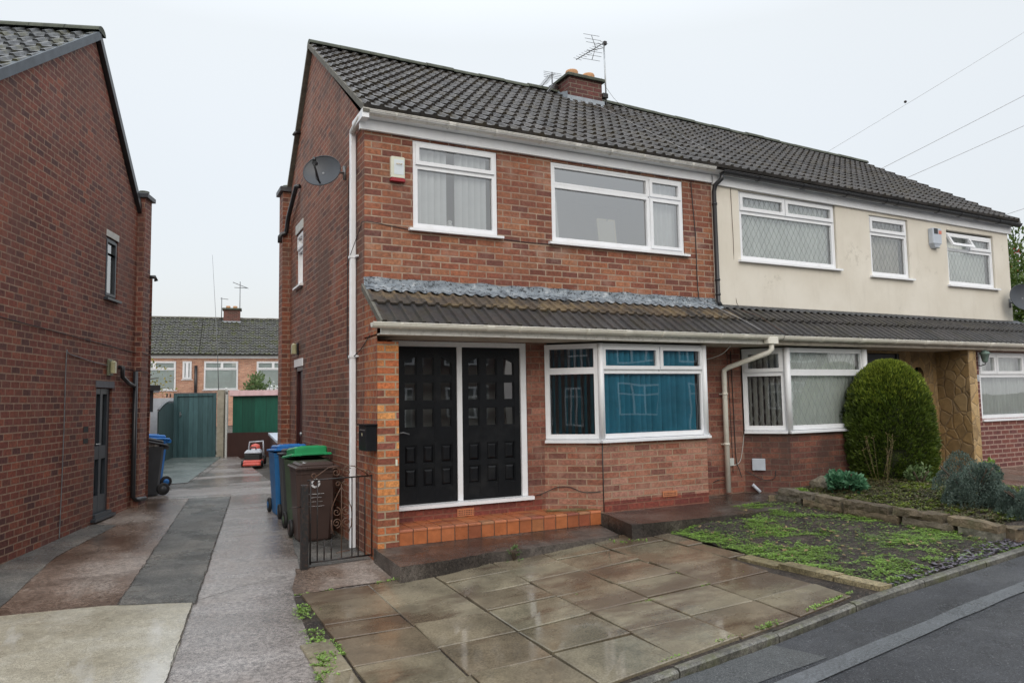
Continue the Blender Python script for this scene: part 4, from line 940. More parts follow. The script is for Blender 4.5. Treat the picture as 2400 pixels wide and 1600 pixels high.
window(T3, B, .02, L3-.02, .965, 2.075, [(.05,L3-.05,.995,2.045,False)], room=0, sille=0, sillout=.05, d=.0, glass='glass_bay', name='bay_window')
for xc in (5.66,7.2): m = MB(); m.tube([(xc,-.455,.93),(xc,-.455,2.075)], .045, 10); m.build('corner_post', 'pvc', B)
bayroom(BB, B)
drape(frame((5.72,-.36,0),(1,0),(0,-1)), 0, 1.42, .98, 2.04, 0, 'net', 'pale green net curtain behind the lattice front pane of the bay beside the clipped conifer', amp=.018)
slats(frame((5.36,.03,0),(.39,-.45),(-.45,-.39)), .02, .52, .98, 2.03, -.04, 'net_warm', 'cream vertical blind in the narrow angled pane of the lattice bay', ang=50)
# upper windows of B
LU = (.10, .17)
def ub(u0,u1,a,b,t,mx=None,tilt=None):
    cells = [(u0+.03,u1-.03,a+.03,t-.01,False)]+([(u0+.03,u1-.03,t+.01,b-.03,True)] if mx is None else [(u0+.03,mx-.008,t+.01,b-.03,True),(mx+.008,u1-.03,t+.01,b-.03,True)])
    FB = frame((0,-.012,0),(1,0),(0,-1)); return window(FB, B, u0,u1,a,b,cells, room=1.2, lat=LU, sille=.06, b=.05, tilt=tilt, d=-.03)
ub(5.36,7.305,3.34,4.32,4.04,6.27); ub(8.09,9.01,3.29,4.245,3.98); ub(10.03,11.34,3.255,4.15,3.88,10.68,1)
drape(FA, 5.4, 7.26, 3.38, 4.27, -.13, 'net', 'pale net curtain in the widest upstairs window of the cream house', amp=.034)
drape(FA, 8.14, 8.97, 3.33, 4.2, -.17, 'net_warm', 'dim net curtain in the narrow upstairs window beside the broken alarm box', amp=.034)
drape(FA, 10.08, 11.3, 3.3, 4.12, -.13, 'net', 'short net curtain in the upstairs window with the open top light', amp=.015)
m = MB(FS); m.box((4.86,.017,4.345),(11.86,.05,4.475)); m.build('fascia', 'pvc', B)
m = MB(FS); m.quad((4.86,.0,4.475),(11.9,.0,4.475),(11.9,.2,4.50),(4.86,.2,4.50)); m.build('soffit', 'pvc', B, recalc=False)
gutter(FS, 4.93, 11.95, .145, 4.515, .056, (6.5,8.6,10.7), (5.6,7.4,8.3,9.6,10.2,11.3)).build('gutter', 'black_pvc', B)
m = MB(); m.tube([(4.94,-.145,4.47),(4.93,-.14,4.40),(4.88,-.07,4.33),(4.87,-.05,4.24),(4.87,-.05,2.72),(4.87,-.09,2.66)], .03, 10); o = m.build('downpipe', 'black_pvc', B)
for zc in (4.05,3.0,2.8): q = MB(); q.tube([(4.87,-.05,zc),(4.87,-.05,zc+.03)], .037, 10); q.build('pipe_clip', 'black_pvc', o)
rB = main_roof(4.86, 11.86, B, sagT)
ridge_tiles((4.86,2.82,6.60),sagT(11.86,2.82,6.60)).build('ridge_tiles', 'cap_mossy', rB)
verge([(-.2,4.46),(2.82,6.43),(5.03,4.36)], .06, .05, 11.84, 'tile', rB)
cB = canopy(4.98, 15.5, B, 'tile_canopy', 5)
flashing(4.93, 11.95, B, 'lead_dark', 2.70, .10, True)
m = MB(); m.quad((11.9,0,2.66),(15.5,0,2.66),(15.5,1.4,2.75),(11.9,1.4,2.75)); m.build('side_roof', 'tile_canopy', B, recalc=False)
m = MB(FA); m.box((5.3,.585,2.10),(15.5,.605,2.165)); m.build('fascia', 'soffit', B)
m = MB(); m.box((5.3,-.585,2.10),(15.5,-.0,2.115)); m.build('soffit', 'soffit', B)
gutter(FA, 5.36, 15.5, .665, 2.2, .052, (6.9,8.3,9.9,11.4), (6.1,7.6,9.1,10.7)).build('gutter', 'cream_pipe', B)
# porch of B: door, arch, cladding pier, red brick front
m = MB(FA); m.box((7.90,-.08,.2),(8.62,-.03,2.05)); m.box((7.88,-.08,.2),(7.93,-.01,2.06)); m.box((8.59,-.08,.2),(8.64,-.01,2.06)); 
for zz in (.45,1.0,1.5): m.box((7.98,-.04,zz),(8.54,-.015,zz+.3))
dB = m.build('front_door', 'anthracite_dark', B)
text('21', .11, lambda x,y,z: (8.09+x, .03-z, 1.93+y), 'metal', dB, 'house_number')
m = MB(); n = 14
pts = [(9.085+.135*math.cos(math.pi*k/n), 1.72+.135*math.sin(math.pi*k/n)) for k in range(n+1)]
fill = [(9.2205,1.849),(8.9495,1.849)]; m.add([(p[0],.001,p[1]) for p in pts]+[(9.2205,.001,1.86),(8.9495,.001,1.86)], [(k,k+1,n+1) for k in range(n//2)]+[(k,k+1,n+2) for k in range(n//2,n)]+[(n//2,n+1,n+2)]); m.build('arch', 'crazy', B, recalc=False)
m = MB(); m.quad((8.8,.12,1.0),(9.4,.12,1.0),(9.4,.12,1.95),(8.8,.12,1.95)); m.build('arch_recess', 'anthracite_dark', B, recalc=False)
m = MB(); m.box((9.55,-.52,.1),(9.76,-.0,2.10)); m.build('stone_pier', 'crazy', B)
m = MB(); m.box((9.555,-.526,.30),(9.755,-.519,2.10)); m.build('pier_face', 'crazy_pale', B)
GR = frame((0,-.45,0),(1,0),(0,-1))
m = MB(GR); wall(m, 9.76, 15.5, .1, 2.12, [(9.94,12.3,1.0,2.075)], .08); m.build('wall', 'brick_right', B, recalc=False)
window(GR, B, 9.945, 12.295, 1.0, 2.07, [(9.975,12.265,1.03,1.70,False),(9.975,10.42,1.72,2.04,True),(10.435,11.2,1.72,2.04,True),(11.215,12.265,1.72,2.04,True)], room=1.5, lat=None, sille=.0, sillout=.03, d=-.015, b=.05)
drape(GR, 10.0, 12.2, 1.05, 2.03, -.16, 'net', 'grey net curtain in the ground floor window of the red brick wall at the right', amp=.034)
m = MB(); m.quad((15.5,-.45,0),(15.5,4,0),(15.5,4,2.7),(15.5,-.45,2.1)); m.build('end_wall', 'brick_right', B, recalc=False)
# house number plate, lantern
m = MB(GR); m.cbox((9.79,.001,1.60),(9.92,.012,1.71), .006); o = m.build('number_plate', 'mower_grey', B); text('23', .075, lambda x,y,z: (9.855+x, -.4635-z, 1.625+y), 'anthracite_dark', o, 'house_number')
L_ = thing('wall_lantern', 'small verdigris carriage lantern on a black bracket beside the right hand window', 'lantern', (9.83,-.45,1.9))
m = MB(); m.cbox((9.80,-.47,1.83),(9.86,-.452,1.99), .008); m.tube([(9.83,-.46,1.86),(9.87,-.53,1.85),(9.90,-.58,1.87),(9.90,-.58,1.90)], .008, 8); m.build('bracket', 'iron', L_)
m = MB(); m.lathe([(.025,1.90),(.04,1.92),(.065,2.03),(.085,2.04),(.05,2.075),(.012,2.10),(.01,2.115),(0,2.12)], (9.90,-.58,0), 6); m.build('lantern_body', 'verdigris', L_)
# ================================================================== things on the walls
ab = thing('alarm_box', 'cream burglar alarm box with a red lower strip, on brick beside the upstairs window', 'alarm box', (.36,0,3.84))
m = MB(FA); m.cbox((.28,.0,3.875),(.44,.05,4.11), .008); bdy = m.build('casing', 'alarm_cream', ab)
q = MB(FA); q.box((.315,.050,3.91),(.425,.052,4.075)); q.build('label_plate', 'alarm_label', bdy)
text('CAB', .036, lambda x,y,z: (.37+x, -.0535-z, 4.025+y), 'orange', bdy, 'lettering')
m = MB(FA); m.cbox((.275,.0,3.835),(.445,.056,3.873), .01); m.build('red_strip', 'alarm_red', ab)
ab2 = thing('alarm_box', 'broken grey alarm box with a dark hole, on the cream rendered wall', 'alarm box', (9.65,-.01,3.84))
m = MB(FA); m.cbox((9.53,.012,3.90),(9.76,.10,4.16), .01); m.add([(9.53,.014,3.90),(9.76,.014,3.90),(9.74,.095,3.90),(9.55,.095,3.90),(9.58,.014,3.83),(9.72,.014,3.83),(9.70,.08,3.84),(9.60,.08,3.84)], [(4,5,6,7),(0,1,5,4),(1,2,6,5),(2,3,7,6),(3,0,4,7)]); bdy = m.build('casing', 'meter', ab2)
q = MB(FA); q.box((9.56,.1,4.06),(9.66,.103,4.15)); q.build('broken_opening', 'anthracite_dark', bdy); q = MB(FA); q.box((9.68,.1,4.06),(9.755,.103,4.12)); q.build('red_logo', 'salmon', bdy)
q = MB(FA); q.lathe([(.03,0),(.03,.02),(.018,.035),(0,.04)], (9.70,.06,3.83), 12); q.build('lens', 'box_white', bdy)
def dish(name, label, base, cen, facing, rx, rz_, mat='dish'):
    t = thing(name, label, 'satellite dish', base); F = Vector(facing).normalized(); Rt = Vector((0,0,1)).cross(F).normalized(); U = F.cross(Rt); c = Vector(cen)
    m = MB(); nr, nk = 8, 32; vs = []
    for i in range(nr+1):
        q = i/nr
        for k in range(nk):
            a = 6.2832*k/nk; p = c+Rt*(rx*q*math.cos(a))+U*(rz_*q*math.sin(a))+F*(.055*q*q-.055); vs.append(tuple(p))
    fs = [(i*nk+k, i*nk+(k+1)%nk, (i+1)*nk+(k+1)%nk, (i+1)*nk+k) for i in range(nr) for k in range(nk)]; m.add(vs, fs, True)
    m.tube([vs[nr*nk+k] for k in range(nk)]+[vs[nr*nk]], .006, 6); m.build('reflector', mat, t, recalc=False)
    m = MB(); foot = c-U*rz_*.85; lnb = c+F*.24+U*(-.05); m.tube([tuple(foot), tuple(foot+F*.05), tuple(lnb-U*.03)], .012, 8); arm = m.build('arm', 'black_pvc', t)
    m = MB(); m.tube([tuple(lnb-U*.02), tuple(lnb+U*.01-F*.06)], .024, 10); m.tube([tuple(lnb), tuple(lnb+U*.045)], .02, 8); m.build('receiver', 'black_pvc', arm)
    m = MB(); b = Vector(base); m.tube([tuple(c-F*.05), tuple(c-F*.12), tuple(b+(c-b)*.35), tuple(b)], .014, 8); m.tube([tuple(b+Vector((0,0,-.08))), tuple(b+Vector((0,0,.08)))], .022, 8); m.build('bracket', 'metal_dull', t)
    cb = MB(); cb.tube([tuple(lnb), tuple(foot+F*.12-U*.03), tuple(foot)], .004, 6); cb.build('cable', 'wire', t)
    return t
dish('satellite_dish', 'dark grey oval dish on the gable beside the white downpipe', (-.015,.82,4.13), (-.32,.64,4.07), (-.58,-.95,.36), .215, .20)
dish('satellite_dish', 'grey dish on the far right corner of the cream house', (11.72,-.02,3.0), (11.66,-.30,3.07), (-.45,-1,.25), .26, .24)
lb = thing('letterbox', 'black metal letterbox on the side of the porch pier', 'letterbox', (0,-.33,.96))
m = MB(); m.cbox((-.115,-.47,.955),(-.004,-.20,1.205), .004); bdy = m.build('casing', 'black_paint', lb); m = MB(); m.box((-.13,-.485,1.205),(.0,-.19,1.218)); m.build('lid', 'black_paint', lb)
m = MB(); m.box((-.1165,-.44,1.155),(-.114,-.24,1.165)); m.build('slot', 'metal', bdy); m = MB(); m.box((-.1165,-.34,1.10),(-.114,-.31,1.13)); m.build('lock_plate', 'lamp_glass', bdy)
m = MB(); m.cbox((.185,-.478,.80),(.205,-.468,.86), .002); o = m.build('doorbell', 'alarm_cream', None); tag(o, 'small cream bell push on the orange brick porch pier', 'doorbell')
wl = thing('wall_light', 'yellowed bulkhead light on the gable above the maroon side door', 'wall light', (0,3.8,2.18)); m = MB(SA); m.cbox((3.72,.0,2.17),(3.86,.03,2.35), .01); m.build('back_plate', 'black_pvc', wl); m = MB(SA); m.cbox((3.73,.03,2.18),(3.85,.10,2.34), .02); m.build('diffuser', 'lamp_glass', wl)
m = MB(FA); m.cbox((4.98,.001,.50),(5.06,.03,.60), .006); o = m.build('junction_box', 'box_white', None); tag(o, 'small white junction box low on the wall beside the cream downpipe', 'junction box')
T1, L1 = bayT(BB[0], BB[1]); m = MB(T1); m.cbox((.10,.001,.43),(.27,.035,.585), .006); o = m.build('meter_box', 'meter', None); tag(o, 'square pale grey cover on the bricks below the lattice bay window', 'meter cover')
m = MB(); m.tube([(5.30,-.10,.24),(5.36,-.18,.14)], .022, 10); o = m.build('pipe_stub', 'meter', None); tag(o, 'short grey plastic pipe stub at the foot of the wall below the square cover', 'pipe')
def cable(pts, label, r=.004, mat='wire', name='cable', parent=None):
    m = MB(); P = [Vector(p) for p in pts]; o_ = []
    for i in range(len(P)-1):
        p0 = P[max(i-1,0)]; p1 = P[i]; p2 = P[i+1]; p3 = P[min(i+2,len(P)-1)]
        for k in range(5):
            t = k/5; o_.append(tuple(.5*((2*p1)+(-p0+p2)*t+(2*p0-5*p1+4*p2-p3)*t*t+(-p0+3*p1-3*p2+p3)*t**3)))
    o_.append(tuple(P[-1])); m.tube(o_, r, 5); o = m.build(name, mat, None); tag(o, label, 'cable'); return o
cable([(-.09,.42,2.95),(-.04,.05,3.28),(-.006,-.012,3.36),(.25,-.008,3.345),(.48,-.008,3.32)], 'thin black cable running round the brick corner to the sill beside the alarm box')
cable([(1.66,-.008,3.31),(1.95,-.008,3.30),(2.26,-.008,3.30)], 'thin black cable sagging between the two upstairs windows of the brick house')
cable([(4.50,-.01,4.34),(4.52,-.012,4.0),(4.545,-.012,3.6),(4.55,-.01,3.0),(4.56,-.02,2.74)], 'grey cable down the brick strip beside the black downpipe', .006)
cable([(4.56,-.02,2.74),(4.70,-.22,2.60),(4.85,-.50,2.42),(4.98,-.70,2.26)], 'pale wire hanging over the canopy tiles to the gutter', .004, 'wire_pale')
cable([(5.20,-.022,4.34),(5.215,-.02,3.6),(5.23,-.02,2.72),(5.30,-.35,2.50),(5.37,-.71,2.24)], 'thin brown wire down the cream wall and over the canopy', .0035, 'rust_iron')
cable([(5.09,-.008,2.05),(5.10,-.008,1.4),(5.11,-.01,.62),(5.14,-.03,.45),(5.16,-.05,.34)], 'black cable down the wall just right of the cream downpipe', .006)
cable([(5.02,-.008,2.05),(5.04,-.008,1.4),(5.05,-.01,.4)], 'thin black cable nearest the cream downpipe', .004)
cable([(5.27,-.012,.92),(5.24,-.012,.75),(5.18,-.01,.55),(5.07,-.01,.50)], 'white wire from the bay sill to the junction box', .004, 'box_white')
cable([(2.02,-.02,.33),(2.10,-.02,.34),(2.24,-.11,.41),(2.36,-.20,.415),(2.48,-.32,.36),(2.63,-.44,.37)], 'black cable looping above the tiled step to the bay corner', .005)
cable([(.0,.66,4.05),(-.008,.68,3.8),(-.008,.70,3.0),(-.008,.71,1.98),(-.012,.5,1.92),(-.04,.32,1.93),(-.012,.1,2.0),(-.012,-.25,2.12)], 'thin black cable from the dish down the gable and under the canopy', .005)
cable([(4.60,-.55,2.09),(4.58,-.4,1.98),(4.50,-.2,1.92),(4.40,-.1,1.93)], 'loose white wire hanging below the canopy right of the teal bay', .004, 'box_white')
cable([(4.7,-.006,.30),(4.80,-.02,.33),(4.88,-.03,.31)], 'short dark cable along the wall behind the cream downpipe', .005)
cable([(5.25,-.03,.42),(5.35,-.14,.34),(5.42,-.22,.30),(5.5,-.30,.33),(5.52,-.31,.43)], 'loose cable looping below the square grey cover', .005)
cable([(4.80,2.5,6.9),(4.95,2.55,6.75),(5.25,2.6,6.55),(5.5,2.3,6.28),(5.3,1.0,5.42),(5.22,.0,4.72)], 'pale aerial wire sagging from the mast across the roof tiles', .003, 'wire_pale')
cable([(4.1,2.38,6.33),(4.4,2.1,6.2),(4.55,1.2,5.56),(4.6,.2,4.87)], 'second pale aerial wire lying down the tiles below the chimney', .003, 'wire_pale')
st_ = MB()
for i in range(22):
    a = (2.0+random.random()*.35, -.13-random.random()*.12, .163+random.random()*.012); st_.tube([a, (a[0]+.28+random.random()*.18, a[1]-.08-random.random()*.14, .163+random.random()*.012)], .0035, 4)
o = st_.build('dry_stalks', 'leaf_grass', None); tag(o, 'dry straw stalks left on the corner of the tiled step', 'stalks', kind='stuff')
# ================================================================== aerials
def yagi(m, p, d, L, n, el, up=(0,0,1), vert=False, sd_=None):
    p = Vector(p); d = Vector(d).normalized(); s_ = d.cross(Vector(up)).normalized() if sd_ is None else Vector(sd_).normalized(); v = s_.cross(d)
    m.tube([tuple(p), tuple(p+d*L)], .008, 6)
    for i in range(n):
        q = p+d*(L*(i+.5)/n); m.tube([tuple(q-s_*el), tuple(q+s_*el)], .0035, 5)
    return m
ta = thing('tv_aerial', 'television aerial on the tall mast right of the chimney', 'aerial', (4.86,2.45,6.4))
m = MB(); m.tube([(4.85,2.44,6.34),(4.83,2.44,7.50)], .013, 8); m.build('mast', 'metal', ta)
m = MB(); yagi(m, (4.86,2.43,7.52), (-.74,.36,-.50), .60, 11, .075, sd_=(.9,-.1,-.15)); m.tube([(4.845,2.44,7.42),(4.60,2.55,7.36)], .006, 5)
for sgn in (1,-1):
    e0 = Vector((4.70,2.50,7.42)); e1 = e0+Vector((-.06,.03,sgn*.22 )); m.tube([tuple(e0), tuple(e1)], .006, 5)
    for t in (.35,.65,1): q = e0+(e1-e0)*t; m.tube([tuple(q+Vector((-.13,.05,.02))), tuple(q+Vector((.13,-.05,-.02)))], .004, 5)
m.build('antenna', 'metal_dull', ta); m = MB(); m.cbox((4.76,2.40,6.52),(4.87,2.5,6.60), .01); m.build('clamp', 'iron', ta); m = MB(); m.cbox((4.82,2.41,7.47),(4.88,2.47,7.53), .008); m.build('clamp', 'iron', ta)
ta = thing('tv_aerial', 'pair of small television aerials clamped on the left side of the chimney', 'aerial', (4.03,2.8,6.7))
m = MB(); m.tube([(4.03,2.85,6.5),(4.03,2.85,7.0)], .012, 8); m.build('mast', 'metal_dull', ta)
m = MB(); yagi(m, (4.03,2.85,6.97), (-.75,-.45,-.85), .48, 9, .085); yagi(m, (4.0,2.78,6.75), (-.75,-.45,-.85), .34, 7, .07)
for k in range(4): m.tube([(3.85,2.82,6.88+k*.03),(4.14,2.72,6.84+k*.03)], .004, 5)
m.build('antenna', 'metal_dull', ta); m = MB(); m.cbox((3.99,2.72,6.60),(4.07,2.9,6.74), .01); m.build('clamp', 'iron', ta)
# ================================================================== overhead cables
def ohead(p0, p1, label, sag=.12, ext=6, r=.0055):
    a, b = Vector(p0), Vector(p1); d = (b-a); e_ = b+d.normalized()*ext; s0 = a-d.normalized()*ext
    pts = [s0+(e_-s0)*(i/30)+Vector((0,0,-4*sag*(i/30)*(1-i/30))) for i in range(31)]
    m = MB(); m.tube([tuple(p) for p in pts], r, 5); o = m.build('overhead_cable', 'wire_pale', None); tag(o, label, 'cable', 'overhead cables above the right hand roof'); return o
ohead((11.26,3.28,6.85),(15.09,1.12,9.41), 'highest and faintest overhead cable, with a small knot on it', .1, r=.0035)
ohead((12.34,2.9,6.45),(15.11,1.23,8.02), 'second overhead cable from the top, above the right hand roof', .1)
ohead((12.77,2.6,6.22),(15.13,1.28,7.36), 'third overhead cable down, meeting the stepped roof edge', .1)
ohead((14.64,1.71,5.36),(15.17,1.43,5.54), 'lowest overhead cable, just above the right hand eaves', .1, 4)
m = MB(); m.lathe([(0,-.03),(.03,-.01),(.03,.02),(0,.04)], (12.78,2.42,7.83), 10); o = m.build('cable_joint', 'iron', None); tag(o, 'small dark knot on the highest overhead cable', 'cable joint')
# ================================================================== LEFT HOUSE
azL = R_(18); DV = (math.sin(azL), math.cos(azL)); NV = (math.cos(azL), -math.sin(azL)); P0 = (-3.3496, 1.0921, 0)
TL = frame(P0, DV, NV)
LH = thing('gabled_house', 'dark red brick house on the left with a grey glazed side door', 'house', (-4.5,3,0))
eF, ap_, eR = (-.95,4.22), (1.98,6.16), (4.45,3.45)
m = MB(TL); wall(m, -.9, 4.0, -.35, 3.5, [(2.50,2.91,2.9,3.5),(2.31,2.84,.05,1.68)], .08)
wall(m, -.9, 3.55, 3.5, 3.72, [(2.50,2.91,3.5,3.72)], .08)
m.quad((3.55,0,3.5),(4.0,0,3.5),(4.0,0,3.9),(3.55,0,4.42-.0)); m.quad((3.55,0,3.72),(3.55,0,4.40),(3.2,0,4.75),(3.2,0,3.72)); m.quad((3.2,0,3.72),(3.2,0,4.75),(ap_[0],0,ap_[1]),(-.9,0,4.2),(-.9,0,3.72))
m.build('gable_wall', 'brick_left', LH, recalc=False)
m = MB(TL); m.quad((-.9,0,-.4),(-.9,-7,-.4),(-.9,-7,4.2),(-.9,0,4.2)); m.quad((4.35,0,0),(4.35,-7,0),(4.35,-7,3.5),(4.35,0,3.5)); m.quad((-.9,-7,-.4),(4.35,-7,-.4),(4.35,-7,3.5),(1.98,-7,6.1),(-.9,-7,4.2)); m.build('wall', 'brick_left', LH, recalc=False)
def tilesF(T, e, r, rows, x0, x1, per, mat, parent):
    L = math.hypot(r[0]-e[0], r[1]-e[1]); TT = lambda x, y, z: T(y, -x, z)
    m = tiles(x0, x1, e[0], e[1], r[0], r[1], rows, per, .03, .03, T=TT, wob=.008)
    o = m.build('roof', mat, parent, recalc=False); return o
rL = tilesF(TL, (-1.05,4.17), (1.98,6.26), 11, -.07, 7, .17, 'tile_left', LH)
m = MB(TL); m.quad((1.98,.05,6.27),(1.98,-7,6.27),(3.9,-7,4.11),(3.9,.0,4.11)); m.quad((-1.05,.04,4.13),(-1.05,-7,4.13),(1.98,-7,6.22),(1.98,.04,6.22)); m.build('roof_slope', 'tile_left', LH, recalc=False)
def strip(T, pts, d0, d1, h, up=.0):
    m = MB(T)
    for (a, za), (b, zb) in zip(pts, pts[1:]):
        m.add([(a,d0,za-h),(b,d0,zb-h),(b,d0,zb+up),(a,d0,za+up),(a,d1,za-h),(b,d1,zb-h),(b,d1,zb+up),(a,d1,za+up)], [(0,1,2,3),(4,5,6,7),(0,1,5,4),(3,2,6,7),(0,3,7,4),(1,2,6,5)])
    return m
strip(TL, [(-1.05,4.20),(1.98,6.285)], .0, .07, .10, .02).build('verge', 'mastic', rL)
strip(TL, [(1.98,6.285),(3.62,4.42)], .0, .06, .10, .03).build('barge_board', 'black_pvc', rL)
mm_ = ridge_tiles((*TL(1.98,.08,6.26),),(*TL(1.98,-7,6.26),), .12, .4).build('ridge_tiles', 'cap_mossy', rL)
m = MB(TL); m.box((3.64,0,-.2),(3.93,.10,4.56)); o = m.build('chimney_breast', 'brick_left', LH)
q = MB(TL); q.cbox((3.60,-.02,4.56),(3.98,.145,4.63), .01); q.build('chimney_cap', 'lead_dark', o); q = MB(lambda x,y,z: TL(3.82+x,.02+y,z)); q.lathe([(.07,4.63),(.075,4.70),(.06,4.70)], (0,0,0), 14); q.build('chimney_pot', 'cap_mossy', o)
window(TL, LH, 2.51, 2.90, 2.9, 3.71, [(2.535,2.875,2.925,3.685,True)], fm='anthracite', glass='glass', room=1, sille=.05, sillh=.03, d=-.02, b=.035)
m = MB(TL); m.box((2.50,-.05,3.722),(2.93,.006,3.81)); m.build('lintel', 'stone_lintel', LH)
drape(TL, 2.53, 2.75, 2.93, 3.68, -.12, 'curtain_white', 'white curtain in the small window of the left house', amp=.01)
m = MB(TL); m.box((2.29,.001,1.685),(2.86,.02,1.77)); m.build('lintel', 'grey_lintel', LH)
m = MB(TL); m.box((2.32,-.10,.06),(2.83,-.07,1.67))
for a, b in ((2.32,2.40),(2.53,2.60),(2.75,2.83)): m.box((a,-.075,.06),(b,-.03,1.67))
for a, b in ((.06,.28),(.75,.92),(1.60,1.67)): m.box((2.40,-.075,a),(2.75,-.032,b))
m.box((2.31,-.07,.0),(2.84,.03,.055)); o = m.build('side_door', 'anthracite', LH); q = MB(TL); q.tube([(2.37,-.03,.95),(2.37,.01,.95),(2.45,.012,.95)], .008, 8); q.build('handle', 'metal', o)
q = MB(TL); q.quad((2.4,-.068,.28),(2.75,-.068,.28),(2.75,-.068,1.6),(2.4,-.068,1.6)); q.build('pane', 'glass_dull', o, recalc=False)
m = MB(TL); m.box((2.25,.0,-.03),(2.92,.06,.005)); m.build('door_sill', 'anthracite', LH)
m = MB(TL); m.tube([(3.05,.0,1.98),(3.05,.05,1.98),(3.06,.05,1.84),(3.30,.05,1.76),(3.52,.05,1.72)], .03, 8); m.tube([(3.56,.05,1.94),(3.56,.05,.12),(3.6,.08,.08),(3.8,.14,.07)], .034, 10); m.build('waste_pipe', 'black_pvc', LH)
m = MB(TL); m.tube([(3.92,.0,3.4),(3.92,.17,3.4),(3.92,.19,3.34)], .03, 8); m.build('overflow_pipe', 'black_pvc', LH)
for (a, b) in ((1.10,1.16),(.98,1.04)): m = MB(TL)
m = MB(TL); m.box((1.96,.001,1.12),(2.10,.004,1.19)); m.box((1.96,.001,.98),(2.10,.004,1.04)); m.build('missing_brick', 'rubber', LH)
wl = thing('wall_light', 'yellowed bulkhead light above the grey side door of the left house', 'wall light', TL(2.7,0,1.86)); m = MB(TL); m.cbox((2.62,.0,1.85),(2.78,.03,2.07), .01); m.build('back_plate', 'lamp_body', wl); m = MB(TL); m.cbox((2.65,.03,1.88),(2.75,.09,2.05), .02); m.build('diffuser', 'lamp_glass', wl)
cable([TL(*p) for p in [(1.38,.01,-.1),(1.40,.01,.4),(1.41,.012,1.2),(1.42,.01,2.04),(1.5,.012,2.06),(2.1,.012,2.01),(2.62,.02,1.98)]], 'grey cable rising up the left house wall and across to its door light', .006, 'metal_dull')
cable([TL(*p) for p in [(-.9,.01,2.36),(0,.01,2.33),(1,.01,2.30),(2,.01,2.27),(3.6,.01,2.22),(3.66,.11,2.21),(3.93,.106,2.20)]], 'black cable running level along the left house wall', .005)
cable([TL(*p) for p in [(2.8,.02,1.98),(3.2,.012,1.97),(3.60,.012,1.96),(3.66,.11,1.94),(3.93,.106,1.93)]], 'short cable from the left door light to the corner pier', .005)
# ================================================================== wheelie bins
def wheelie_bin(name, label, loc, rz, w, dp, h, body, lid, lidang=0, lidthick=.05, group='wheelie bins'):
    """local: width along x, handle and wheels at +y"""
    t = thing(name, label, 'wheelie bin', loc, rz, group)
    m = MB(); tw, td, bw, bd = w/2, dp/2, w/2*.80, dp/2*.74
    prof = [(bw*.96,bd*.94,.0),(bw,bd,.02),(bw+(tw-bw)*.86,bd+(td-bd)*.86,h*.86),(tw*.985,td*.985,h*.87),(tw*.985,td*.985,h*.90),(tw,td,h*.905),(tw,td,h*.93)]
    vs = []; c = .05
    for (a, b, z) in prof:
        cc = min(c, a*.3)
        for px, py in ((a-cc,-b),(a,-b+cc),(a,b-cc),(a-cc,b),(-a+cc,b),(-a,b-cc),(-a,-b+cc),(-a+cc,-b)): vs.append((px,py,z))
    fs = [tuple(range(7,-1,-1))]+[(i*8+k,i*8+(k+1)%8,(i+1)*8+(k+1)%8,(i+1)*8+k) for i in range(len(prof)-1) for k in range(8)]+[tuple(range((len(prof)-1)*8,len(prof)*8))]
    m.add(vs, fs)
    for sx in (-.45,.45): m.box((sx*w*.8-.012,-dp*.40,h*.08),(sx*w*.8+.012,-dp*.36-.045,h*.80))
    b = m.build('body', body, t, local=True)
    q = MB(); q.tube([(-tw*.8,td+.045,h*.90),(tw*.8,td+.045,h*.90)], .016, 8)
    for sx in (-.8,-.3,.3,.8): q.box((tw*sx-.012,td-.01,h*.87),(tw*sx+.012,td+.06,h*.93))
    q.build('handle', body, b, local=True)
    # lid hinged at the back
    a_ = R_(lidang); hy, hz = td+.02, h*.935
    LT = lambda x, y, z: (x, hy+(y-hy)*math.cos(a_)-(z-hz)*math.sin(a_)*-1*-1 if False else hy-(hy-y)*math.cos(a_)+(z-hz)*math.sin(a_), hz+(z-hz)*math.cos(a_)+(hy-y)*math.sin(a_))
    l = MB(LT); z0_ = h*.932
    l.cbox((-tw-.012,-td-.03,z0_),(tw+.012,td+.03,z0_+.028), .012)
    l.cbox((-tw+.035,-td+.01,z0_+.028),(tw-.035,td-.03,z0_+.028+lidthick), .02)
    l.cbox((-tw*.55,-td-.045,z0_+.004),(tw*.55,-td-.028,z0_+.026), .004)
    l.cbox((-tw*.5,-td+.06,z0_+.028+lidthick),(tw*.5,td-.12,z0_+.036+lidthick), .008)
    lo = l.build('lid', lid, t, local=True)
    for sx in (-1,1):
        q = MB(); q.lathe([(.02,-.022),(.085,-.022),(.098,-.014),(.098,.014),(.085,.022),(.02,.022)], (sx*(bw+.02),td-.02,.098), 22, 'x'); wh = q.build('wheel', 'rubber', t, local=True)
        q = MB(); q.lathe([(.0,-.025),(.05,-.0245),(.05,.0245),(0,.025)], (sx*(bw+.02),td-.02,.098), 14, 'x'); q.build('hub', body, wh, local=True)
    q = MB(); q.tube([(-bw,td-.02,.098),(bw,td-.02,.098)], .012, 8); q.build('axle', 'metal_dull', t, local=True)
    return t, b, lo
def zb(x, y, o=.004): return zg(x,y)+o
bb, body, lid_ = wheelie_bin('wheelie_bin', 'dark brown wheelie bin with white council lettering, nearest the iron gate', (-.325,1.02,zb(-.3,1,.012)), R_(0), .46, .50, .86, 'bin_brown', 'bin_brown', lidthick=.035)
LX = -.325; LY = 1.02-.25
def bt(dx, z0): return lambda x, y, z: (LX+dx+x, LY+.035-.0035-z-(y+z0)*.0+.0-( (z0+y)*.055), z0+y-.12+.012)
